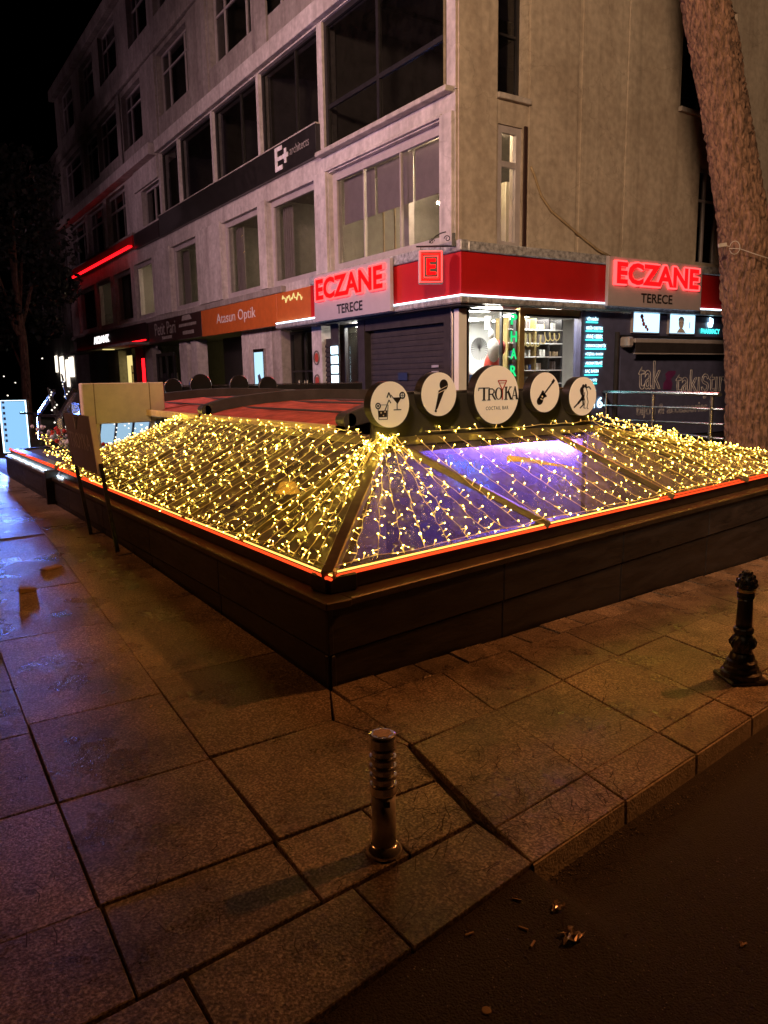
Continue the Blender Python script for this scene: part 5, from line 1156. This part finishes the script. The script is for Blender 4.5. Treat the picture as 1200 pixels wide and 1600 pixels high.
q = bpy.data.objects.new('box_light', l); COL.objects.link(q); q.parent = s; q.location = BP(0, hb/2, .05)-lb; q.rotation_euler = bn.to_track_quat('-Z', 'Y').to_euler()
k = MB()
for i in range(8): k.fbox(BP, -wb/2+.07, -wb/2+.12, .25+i*.12, .31+i*.12, .013, .016)
k.build('side_marks', M['navy'], s)
t = thing('lit_word_box', 'small white lit word box left of the beige box', 'sign', onx(120, 638, 3.2)); c = onx(118, 639, 3.2)
MB().box(c.x, c.x+.05, c.y-.35, c.y+.35, c.z-.12, c.z+.12).build('box', M['navy'], t); lettering('EKO', Vector((c.x-.002, c.y+.33, c.z-.08)), -Y, Z, .62, .16, 'whiteled', t, extrude=.003, off=.02)
MB().box(c.x+.01, c.x+.04, c.y-.02, c.y+.02, .1, c.z-.12).build('post', M['iron'], t)

# ================================================================== RAILING AT THE RIGHT END
ra, rb = Vector((11.1, 9.55, 0)), onz(1113, 690, .83); rb.z = 0
rb = Vector((8.15, 5.35, 0)); d = (rb-ra).normalized()
RT = thing('railing', 'stainless steel railing with four bars in front of the navy shutter', 'railing', (9.6, 7.4, -.2))
def rz(z, s): return ra.lerp(rb, s)+Z*z
pp = [ony(945, 612, 9.4)]
tops = [(935, 611), (1020, 614), (1113, 617)]
posts = [onz(945, 660, .80), onz(1021, 682, .80), onz(1113, 702, .80)]
ends = [onz(921, 611, 1.40), onz(1128, 617, 1.40)]
line0, line1 = posts[0], posts[2]
lu = (line1-line0); lu.z = 0; lnn = Vector((lu.y, -lu.x, 0)).normalized()
def onrail(px, py):
    r = ray(px, py); return CAM + r*((line0-CAM).dot(lnn)/r.dot(lnn))
for px, yt_, yb_ in ((948, 613, 668), (1021, 616, 684), (1113, 619, 706)):
    a, b = onrail(px, yt_), onrail(px, yb_); b = Vector((a.x, a.y, min(.0, b.z))); MB().tube([a, b-Z*.25], .022, 10).build('post', M['chrome'], RT)
for q in (((925, 611.5), (1125, 616.5), .024), ((940, 633), (1131, 640), .013), ((945, 655), (1131, 663.5), .013), ((1015, 674), (1131, 686), .013)):
    MB().tube([onrail(*q[0]), onrail(*q[1])], q[2], 8).build('rail', M['chrome'], RT)

# ================================================================== TREES
def trunk_mesh(pts, rad, seg_n=150, step=.02, amp=.045):
    """bark with upright plates and furrows, as real relief"""
    k = MB(); L_ = [0]
    for a, b in zip(pts, pts[1:]): L_.append(L_[-1]+(b-a).length)
    n = int(L_[-1]/step); prev = None
    for i in range(n+1):
        s = L_[-1]*i/n; j = max(q for q in range(len(L_)) if L_[q] <= s+1e-6); j = min(j, len(pts)-2); f = (s-L_[j])/(L_[j+1]-L_[j])
        f2 = f*f*(3-2*f); c = pts[j].lerp(pts[j+1], f); r = lerp(rad[j], rad[j+1], f)
        for q in range(seg_n):
            a = 2*math.pi*q/seg_n; p = Vector((math.cos(a)*r, math.sin(a)*r, 0))
            v = Vector((math.cos(a)*r*19, math.sin(a)*r*19, s*6.0)); w1 = noise.noise(v*.5); w2 = noise.noise(v*.5+Vector((7, 3, 1))); v2 = v+Vector((w1, w2, w1+w2))*.9
            d0 = noise.voronoi(v2)[0]; plate = min(1, max(0, (d0[1]-d0[0])*2.6))**.6
            h = amp*(plate-.6) + .35*amp*noise.noise(v*2.2) + .5*amp*noise.noise(Vector((v.x*.3, v.y*.3, v.z*.25))) + .09*r*noise.noise(Vector((math.cos(a)*1.5, math.sin(a)*1.5, s*.7)))
            k.v.append(c + p*(1+h/r))
    for i in range(n):
        for q in range(seg_n): k.f.append((i*seg_n+q, i*seg_n+(q+1) % seg_n, (i+1)*seg_n+(q+1) % seg_n, (i+1)*seg_n+q))
    return k
M['bark'] = pm('bark', (0.19, 0.105, 0.065), 0.92, var=0.75, scale=22, bump=1.0, bscale=34, stretch=(1, 1, .3))
def crown_mesh(centres, n, size, seedv):
    rnd = random.Random(seedv); k = MB()
    for _ in range(n):
        c, r = rnd.choice(centres); u = Vector((rnd.gauss(0, 1), rnd.gauss(0, 1), rnd.gauss(0, 1))).normalized()*r*(rnd.random()**.45); u.z *= .7
        p = c+u; d = Vector((rnd.uniform(-1, 1), rnd.uniform(-1, 1), rnd.uniform(-1, .6))).normalized(); sd = d.cross(Vector((rnd.uniform(-1, 1), rnd.uniform(-1, 1), rnd.uniform(-1, 1)))).normalized()*size*rnd.uniform(.25, .5)
        l = size*rnd.uniform(.7, 1.4); k.poly([p-d*l*.5, p+sd, p+d*l*.5, p-sd])
    return k
TX, TY = 10.2, 6.2
def at_depth(px, py, dep):
    r = ray(px, py); return CAM + r*(dep/FPX)
t = thing('pine_tree', 'thick leaning pine trunk with rough plated bark at the right edge', 'tree', (TX, TY, -.35))
pts = [at_depth(1174, 760, 10.77), at_depth(1180, 690, 10.77), at_depth(1174, 590, 10.7), at_depth(1170, 490, 10.65), at_depth(1162, 380, 10.6), at_depth(1148, 270, 10.55), at_depth(1130, 150, 10.5), at_depth(1103, 0, 10.4), at_depth(1080, -150, 10.3), at_depth(1065, -330, 10.2)]
pts.insert(0, Vector((pts[0].x, pts[0].y, -.4)))
trunk_mesh(pts, [.46, .42, .355, .33, .315, .31, .305, .30, .30, .29, .25, .2]).build('trunk', M['bark'], t, smooth=True, recalc=False)
top = pts[-1]; k = MB(); cs = []
for i in range(7):
    a = i*.9; e = top+Vector((math.cos(a)*2.0, math.sin(a)*2.0, 1.2+.3*(i % 3))); k.tube([pts[-2].lerp(top, .3+.1*i), top.lerp(e, .5)+Z*.2, e], [.10, .06, .025], 7); cs.append((e, 1.0)); cs.append((top.lerp(e, .6)+Z*.5, .8))
k.build('branch', M['bark'], t); crown_mesh(cs, 2600, .22, 3).build('crown', M['leaf'], t, recalc=False)
k = MB(); c = onx(1150, 388, pts[4].x-.33)
c = at_depth(1143, 386, 10.2); k.box(c.x-.06, c.x+.06, c.y-.02, c.y+.02, c.z-.035, c.z+.035); k.tube([c+rh*(.05+.09*math.cos(i*.6)*0+.012*i)+Z*(.0) for i in range(5)], .012, 5)
cc = at_depth(1150, 388, 10.2)
k = MB(); p0_ = at_depth(1128, 384, 10.2); k.bar(p0_-rh*.05, p0_+rh*.06+Z*.015, .035, .05); b1 = k
t = thing('plug_cable', 'white cable with a plug tied round the leaning pine trunk', 'cable', p0_); b1.build('plug', M['plasticw'], t, bevel=.006)
k = MB(); lc_ = at_depth(1148, 387, 10.2)
k.tube([p0_+rh*.05]+[lc_+rh*(.07*math.cos(q))+Z*(.085*math.sin(q)) for q in [math.pi-.2-i*.5 for i in range(13)]]+[at_depth(1157, 389, 10.2), at_depth(1180, 397, 10.15), at_depth(1215, 408, 10.1)], .006, 5); k.build('cord', M['plasticw'], t, smooth=True)
t = thing('second_tree', 'second dark tree trunk just behind the leaning pine at the picture edge', 'tree', at_depth(1226, 760, 12.2))
p2 = [at_depth(1232, 800, 12.2), at_depth(1228, 600, 12.2), at_depth(1222, 440, 12.2), at_depth(1236, 250, 12.2), at_depth(1275, 40, 12.2), at_depth(1300, -200, 12.2)]
trunk_mesh(p2, [.40, .34, .31, .28, .24, .18], 60, .05).build('trunk', M['bark'], t, smooth=True, recalc=False)
crown_mesh([(p2[-1]+Vector((.6, .5, 1)), 1.6)], 900, .25, 5).build('crown', M['leaf'], t, recalc=False)

def leafy_tree(base, h, label, crown, n, size, seedv, trunk_r=.14):
    t = thing('leafy_tree', label, 'tree', base, 'dark trees along the far pavement'); base = Vector(base)
    k = MB(); k.tube([base, base+Vector((.1, .05, h*.5)), base+Vector((.0, .15, h))], [trunk_r, trunk_r*.8, trunk_r*.4], 9)
    for c, r in crown: k.tube([base+Z*h*.55, (base+Z*h*.8).lerp(c, .5), c], [trunk_r*.5, trunk_r*.3, .02], 6)
    k.build('trunk', M['bark'], t); crown_mesh(crown, n, size, seedv).build('crown', M['leaf'], t, recalc=False)
b = Vector((3.6, 24, .15)); leafy_tree(b, 5.2, 'dark leafy tree in front of the far corner of the building', [(b+Vector((.6, 1, 5.6)), 1.5), (b+Vector((1.1, 1.2, 4.4)), 1.0), (b+Vector((-.9, .3, 5.4)), 1.4), (b+Vector((.7, 1.0, 3.2)), .7), (b+Vector((.2, 0, 7)), 1.3), (b+Vector((-.8, .2, 3.6)), 1.0)], 5200, .17, 11)
b = Vector((1.6, 31, .15)); leafy_tree(b, 6, 'dark leafy tree at the far left edge wound with a vertical string of lights', [(b+Vector((.5, 0, 6.5)), 2.0), (b+Vector((-1.2, 0, 7)), 2.0), (b+Vector((0, 0, 8.8)), 1.8), (b+Vector((.5, .5, 4.6)), 1.3)], 4200, .22, 12)
b = Vector((6.0, 40, .15)); leafy_tree(b, 4.0, 'small bare dark tree in front of the far lit shop', [(b+Vector((.5, 0, 4.2)), 1.2), (b+Vector((-.8, 0, 3.8)), 1.1)], 900, .2, 13)
a_, b_ = at_depth(5, 255, 24), at_depth(26, 452, 24)
light_string(a_, b_, .16, 'vertical string of lights hanging in the dark tree at the far left', 'lights in the far trees', fh*-1, wob=.03)
a_, b_ = at_depth(21, 270, 26), at_depth(32, 445, 26)
light_string(a_, b_, .9, 'sparse vertical string of lights beside the brighter one at the far left', 'lights in the far trees', fh*-1, wob=.05)

# ================================================================== FAR BUILDING AND FAR SHOP LIGHTS
FB = thing('far_building', 'dark lower building farther down the left-hand street', 'building', (8.6, 39, 0))
def FP(a, z, d=0.0): return Vector((8.6-d+.02*(a-39), a, z))
fh_ = []
for i in range(7):
    for z0, z1 in ((4.2, 5.9), (7.0, 8.7), (9.9, 11.4)): fh_.append((40+i*3.3, 42.4+i*3.3, z0, z1))
B_, B = B, FB
front(FP, 38.2, 64, 0, 12.4, fh_, .3, 'greywall'); MB().box(8.9, 14, 38.2, 38.25, 0, 12.4).build('wall', M['greywall'], FB); MB().box(9.6, 9.7, 38.3, 64, 0, 12.4).build('inner_wall', M['black'], FB)
for h in fh_: window(FP, *h, (.5,), ((h[2]+h[3])/2+.3,), .08, None, 'wframe', 'glassd', depth=.12, parent=FB)
for z in (6.3, 9.1, 12.3): MB().fbox(FP, 38.2, 64, z, z+.25, .004, .18).build('cornice', M['greywall'], FB)
B = B_
t = thing('far_shop_light', 'bright white shop window glimpsed through the bare tree far down the street', 'shop window', (8.4, 44, 1.5))
for y0, y1, z0, z1 in ((41.5, 42.6, 2.0, 3.0), (42.9, 43.6, 1.5, 2.9), (44.2, 45.2, 1.8, 3.1), (46, 46.6, 2.3, 3.2)): MB().fbox(FP, y0, y1, z0, z1, .03, .06).build('lit_pane', M['farlight'], t)
for i, (px, py, dd) in enumerate(((6, 588, 40), (24, 598, 40), (44, 585, 38), (66, 560, 37), (12, 618, 35))):
    t = MB().blob(at_depth(px, py, dd), .035, 6, 4).build('distant_lamp', M['farlight'], None, base=at_depth(px, py, dd)); tag(t, ('lowest', 'second lowest', 'middle', 'highest', 'leftmost low')[i]+' tiny white lamp in the dark far left', 'lamp', 'tiny distant lamps')

# ================================================================== BOLLARDS
bp = Vector((1.34, 2.08, gz(1.34)))
t = thing('steel_bollard', 'short stainless steel bollard with grooved louvre rings and worn top', 'bollard', bp)
MB().lathe([(.064, .0), (.066, .010), (.060, .022), (.050, .034), (.0435, .040)], 32, bp).build('base_flange', M['bollardsteel'], t, smooth=True)
MB().lathe([(.0425, .035), (.0425, .232)], 32, bp).build('tube', M['satin'], t, smooth=True)
prof = [(.0415, .232)]
z = .234
MB().lathe([(.047, .232), (.0485, .236), (.0485, .262), (.047, .266), (.041, .267)], 32, bp).build('collar', M['bollardsteel'], t)
for i in range(4):
    z = .268+i*.034; MB().lathe([(.039, z), (.039, z+.016), (.0475, z+.019), (.0485, z+.026), (.047, z+.0325), (.041, z+.0338)], 32, bp).build('louvre_ring', M['bollardsteel'], t)
MB().lathe([(.041, .404), (.0485, .406), (.0485, .437), (.046, .446), (.040, .4495)], 32, bp).build('cap', M['bollardsteel'], t)
k = MB(); pts = []
for i in range(26): a = i*6.2832/26; r_ = .0315+.004*math.sin(i*1.7)+.003*math.sin(i*3.1); pts.append(bp+Vector((r_*math.cos(a), r_*math.sin(a), .4497)))
k.prism(pts, (0, 0, .0012)); k.build('worn_sticker', M['sticker'], t)
MB().fbox(lambda a, b, d: bp+rh*a+Z*b-fh*(.0426+d), -.0, .022, .195, .215, -.004, .001).build('tape_scrap', M['ink'], t)

bp = Vector((3.99, 2.385, gz(3.99)))
t = thing('iron_bollard', 'black cast iron bollard with ornate finial at the right edge', 'bollard', bp)
k = MB(); a0 = .30
k.prism([bp+Vector((.155*math.cos(a0+i*math.pi/2), .155*math.sin(a0+i*math.pi/2), 0)) for i in range(4)], (0, 0, .03)); k.build('base_plate', M['iron'], t, bevel=.008)
MB().lathe([(.112, .03), (.110, .055), (.096, .065), (.094, .085), (.085, .095), (.083, .118), (.070, .128), (.066, .150), (.058, .165)], 20, bp).build('stepped_foot', M['iron'], t)
MB().lathe([(.055, .165), (.052, .185), (.060, .205), (.066, .225), (.064, .245), (.052, .262), (.044, .275), (.046, .283)], 24, bp).build('bulge', M['iron'], t, smooth=True)
for i in range(10):
    a = i*6.2832/10; MB().tube([bp+Vector((rr*math.cos(a+tw), rr*math.sin(a+tw), z)) for rr, z, tw in ((.056, .195, 0), (.066, .212, .15), (.069, .232, .3), (.058, .255, .42))], [.004, .007, .007, .003], 5).build('leaf_rib', M['iron'], t)
MB().lathe([(.052, .283), (.054, .292), (.054, .306), (.050, .312), (.0435, .318)], 24, bp).build('collar', M['iron'], t)
MB().lathe([(.0435, .318), (.0425, .38), (.040, .47), (.0395, .485)], 24, bp).build('shaft', M['iron'], t, smooth=True)
MB().lathe([(.0395, .485), (.046, .488), (.046, .498), (.043, .501), (.047, .505), (.047, .518), (.044, .521)], 24, bp).build('neck_ring', M['iron'], t)
MB().lathe([(.046, .522), (.049, .527), (.049, .534), (.045, .538)], 24, bp).build('bright_band', M['gold'], t)
MB().lathe([(.040, .538), (.050, .548), (.054, .565), (.050, .588), (.038, .612), (.022, .630), (.010, .640), (.003, .643)], 20, bp).build('finial', M['iron'], t, smooth=True)
for j, (z, r_, n_) in enumerate(((.560, .050, 8), (.586, .046, 8), (.610, .034, 6), (.628, .020, 5))):
    for i in range(n_):
        a = (i+.5*(j % 2))*6.2832/n_; MB().blob(bp+Vector((r_*math.cos(a), r_*math.sin(a), z)), (.0125, .0125, .015), 7, 5).build('finial_scale', M['iron'], t, smooth=True)

# ================================================================== LITTER
def flat_piece(name, label, cat, px, py, m, l, wd, z=None, ang=0, thick=.004, group=None):
    c = onz(px, py, 0); 
    for _ in range(3):
        zz = z if z is not None else (gz(c.x, c.y) if c.y > KERB(c.x) else gz(c.x)-KH(c.x)-.0); c = onz(px, py, zz+.003)
    ca, sa = math.cos(ang), math.sin(ang); u = Vector((ca, sa, 0)); v = Vector((-sa, ca, 0)); k = MB()
    k.hexa([c-u*l-v*wd, c+u*l-v*wd*.9, c+u*l*.95+v*wd, c-u*l*.9+v*wd]+[q+Z*(thick+random.uniform(0, thick)) for q in (c-u*l-v*wd, c+u*l-v*wd*.9, c+u*l*.95+v*wd, c-u*l*.9+v*wd)])
    o = k.build(name, M[m], None, base=c); return tag(o, label, cat, group)
flat_piece('cardboard_piece', 'flat piece of cardboard lying on the blue lit slabs', 'cardboard', 80, 888, 'card', .085, .05, ang=.5, thick=.008, group='cardboard scraps')
flat_piece('cardboard_piece', 'small crumpled cardboard scrap near the left edge of the pavement', 'cardboard', 43, 924, 'card', .06, .035, ang=.1, thick=.02, group='cardboard scraps')
for px, py, a, lab in ((807, 1407, -.9, 'white cigarette butt closest to the kerb'), (817, 1452, -1.1, 'brown cigarette butt left of the foil wrappers'), (832, 1477, .4, 'short cigarette butt nearest the torn foil wrapper'), (733, 1461, -.2, 'cigarette butt lying alone near the kerb edge'), (236, 1105, .9, 'white cigarette butt on the left pavement slabs')):
    c = onroad(px, py) if px > 500 else onz(px, py, .022); d = Vector((math.cos(a), math.sin(a), 0)); k = MB(); k.tube([c-d*.014+Z*.004, c+d*.016+Z*.004], .0038, 7)
    tag(k.build('cigarette_butt', M['butt'], None, base=c), lab, 'cigarette butt', 'cigarette butts')
for px, py, s, lab in ((870, 1419, .022, 'small crumpled shiny wrapper on the road'), (893, 1466, .034, 'larger torn shiny wrapper on the road'), (437*0+1160, 1477, .012, 'tiny pale scrap on the right part of the road')):
    c = onroad(px, py); k = MB(); rnd = random.Random(px); g = 5
    for i in range(g+1):
        for j in range(g+1): k.v.append(c+Vector(((i/g-.5)*2*s*(1+.5*math.sin(j*1.3)), (j/g-.5)*1.5*s, .004+rnd.random()*s*.55)))
    for i in range(g):
        for j in range(g):
            if rnd.random() < .85: v = i*(g+1)+j; k.f.append((v, v+1, v+g+2, v+g+1))
    tag(k.build('wrapper', M['foil'] if s > .015 else M['butt'], None, base=c, recalc=False), lab, 'wrapper', 'scraps on the road')
c = onroad(760, 1580); tag(MB().lathe([(.012, 0), (.014, .001), (.013, .004), (.009, .005)], 16, c).build('bottle_cap', M['card'], None, base=c), 'round flat bottle cap on the dark road', 'bottle cap')
# pine needles and twigs
k = MB(); rnd = random.Random(5)
def needle(px, py, l, a):
    c = onz(px, py, 0); c.z = gz(c.x, c.y)+.0065
    if c.y < KERB(c.x): c.z = roadz(c.x, c.y)+.003
    d = Vector((math.cos(a), math.sin(a), 0)); s = Vector((-d.y, d.x, 0))*.0015; m = c+d*l*.5+s*rnd.uniform(-9, 9)
    k.poly([c-s, m-s+Z*.002, m+s+Z*.002, c+s]); e = c+d*l+s*rnd.uniform(-6, 6); k.poly([m-s+Z*.002, e-s, e+s, m+s+Z*.002])
for _ in range(330):
    cx, cy, sx, sy = rnd.choice(((850, 1250, 70, 30), (820, 1190, 80, 45), (900, 1150, 120, 70), (960, 1260, 90, 30), (740, 1080, 150, 50), (700, 1280, 50, 60)))
    needle(rnd.gauss(cx, sx), rnd.gauss(cy, sy), rnd.uniform(.04, .12), rnd.uniform(0, 6.28))
for _ in range(300): needle(rnd.uniform(-20, 1200), rnd.uniform(780, 1500), rnd.uniform(.02, .09), rnd.uniform(0, 6.28))
for _ in range(140): f = rnd.random(); needle(rnd.uniform(560, 1180), 0, 0, 0) if False else needle(lerp(540, 1190, f), lerp(1092, 900, f)+rnd.uniform(-8, 14), rnd.uniform(.04, .11), rnd.uniform(0, 6.28))
for _ in range(60): f = rnd.random(); needle(lerp(640, 800, f)+rnd.gauss(0, 10), lerp(1180, 1330, f)+rnd.gauss(0, 6), rnd.uniform(.03, .08), rnd.uniform(0, 6.28))
o = k.build('pine_needles', M['needle'], recalc=False); o['kind'] = 'stuff'
k = MB(); rnd = random.Random(9)
for _ in range(420):
    f = rnd.random(); px, py = lerp(840, 1215, f), lerp(1372, 1120, f)
    c = onz(px+rnd.gauss(6, 10), py+rnd.gauss(10, 7), -.09); s = rnd.uniform(.0012, .0042); k.blob((c.x, c.y, roadz(c.x, c.y)+s*.4), s, 5, 4)
for _ in range(500): c = onz(rnd.uniform(620, 1200), rnd.uniform(1320, 1600), -.08); s = rnd.uniform(.0012, .0032); (k.blob((c.x, c.y, roadz(c.x, c.y)+s*.3), s, 5, 4) if c.y < KERB(c.x)-.01 else None)
o = k.build('grit', M['sill'], recalc=False); o['kind'] = 'stuff'

# ================================================================== STREET LAMPS AND ADDED FILL LAMPS (outside the picture; they light the pavement and the fronts)
def street_lamp(base, head, power, col, target, cone, label, blend=.4, radius=.12):
    base = Vector(base); head = Vector(head); t = thing('street_lamp', label, 'street lamp', base)
    k = MB(); k.tube([base, Vector((base.x, base.y, head.z-.6)), Vector((base.x, base.y, head.z+.1)).lerp(head+Z*.12, .35), head+Z*.12], [.09, .065, .05, .04], 10); k.build('pole', M['iron'], t)
    k = MB(); k.lathe([(.05, .16), (.2, .1), (.24, .02), (.22, .0)], 16, head); k.build('lamp_head', M['beam'], t)
    l = bpy.data.lights.new('lamp_light', 'SPOT'); l.energy = power; l.color = col; l.spot_size = R(cone); l.spot_blend = blend; l.shadow_soft_size = radius
    o = bpy.data.objects.new('lamp_light', l); COL.objects.link(o); o.location = head-Z*.15-base; o.parent = t
    o.rotation_euler = (Vector(target)-(head-Z*.15)).to_track_quat('-Z', 'Y').to_euler()
street_lamp((14.2, 4.6, -.5), (14.0, 1.3, 11.2), LAMP_POWER, LAMP_COL, (4.6, 4.2, 0), 40, 'tall street lamp on the right-hand street, outside the picture', .9, .3)
street_lamp((-3.4, 13.4, .15), (-2.5, 13, 6.8), LAMP2_POWER, LAMP2_COL, (7.9, 14.0, 4.6), 120, 'street lamp on the left-hand street, outside the picture', 1.0, .4)
street_lamp((-4.6, 11.5, .15), (-3.6, 11.0, 8.4), FILL_POWER, LAMP_COL, (1.8, 8.6, 0), 76, 'added fill lamp over the left-hand pavement, outside the picture', .9, .4)  # unseen warm fill added to soften the shadow along the wall
street_lamp((-2.9, 31, .15), (-1.8, 30.5, 8.0), 1500, LAMP2_COL, (7.9, 31.5, 7.0), 120, 'added fill lamp farther along the left-hand street, outside the picture', 1.0, .4)  # unseen lamp added to brighten the far upper front
street_lamp((-5.0, -3.4, -.1), (-4.2, -2.2, 8.6), LAMP3_POWER, LAMP3_COL, (12.2, 9.9, 5.6), 68, 'street lamp across the road, outside the picture', .8, .8)
sl_ = bpy.data.lights.new('moon', 'SUN'); sl_.energy = 0.004; sl_.angle = R(.5); sl_.color = (1, .9, .8)
so = bpy.data.objects.new('moon', sl_); COL.objects.link(so); so.rotation_euler = (R(50), 0, R(120))
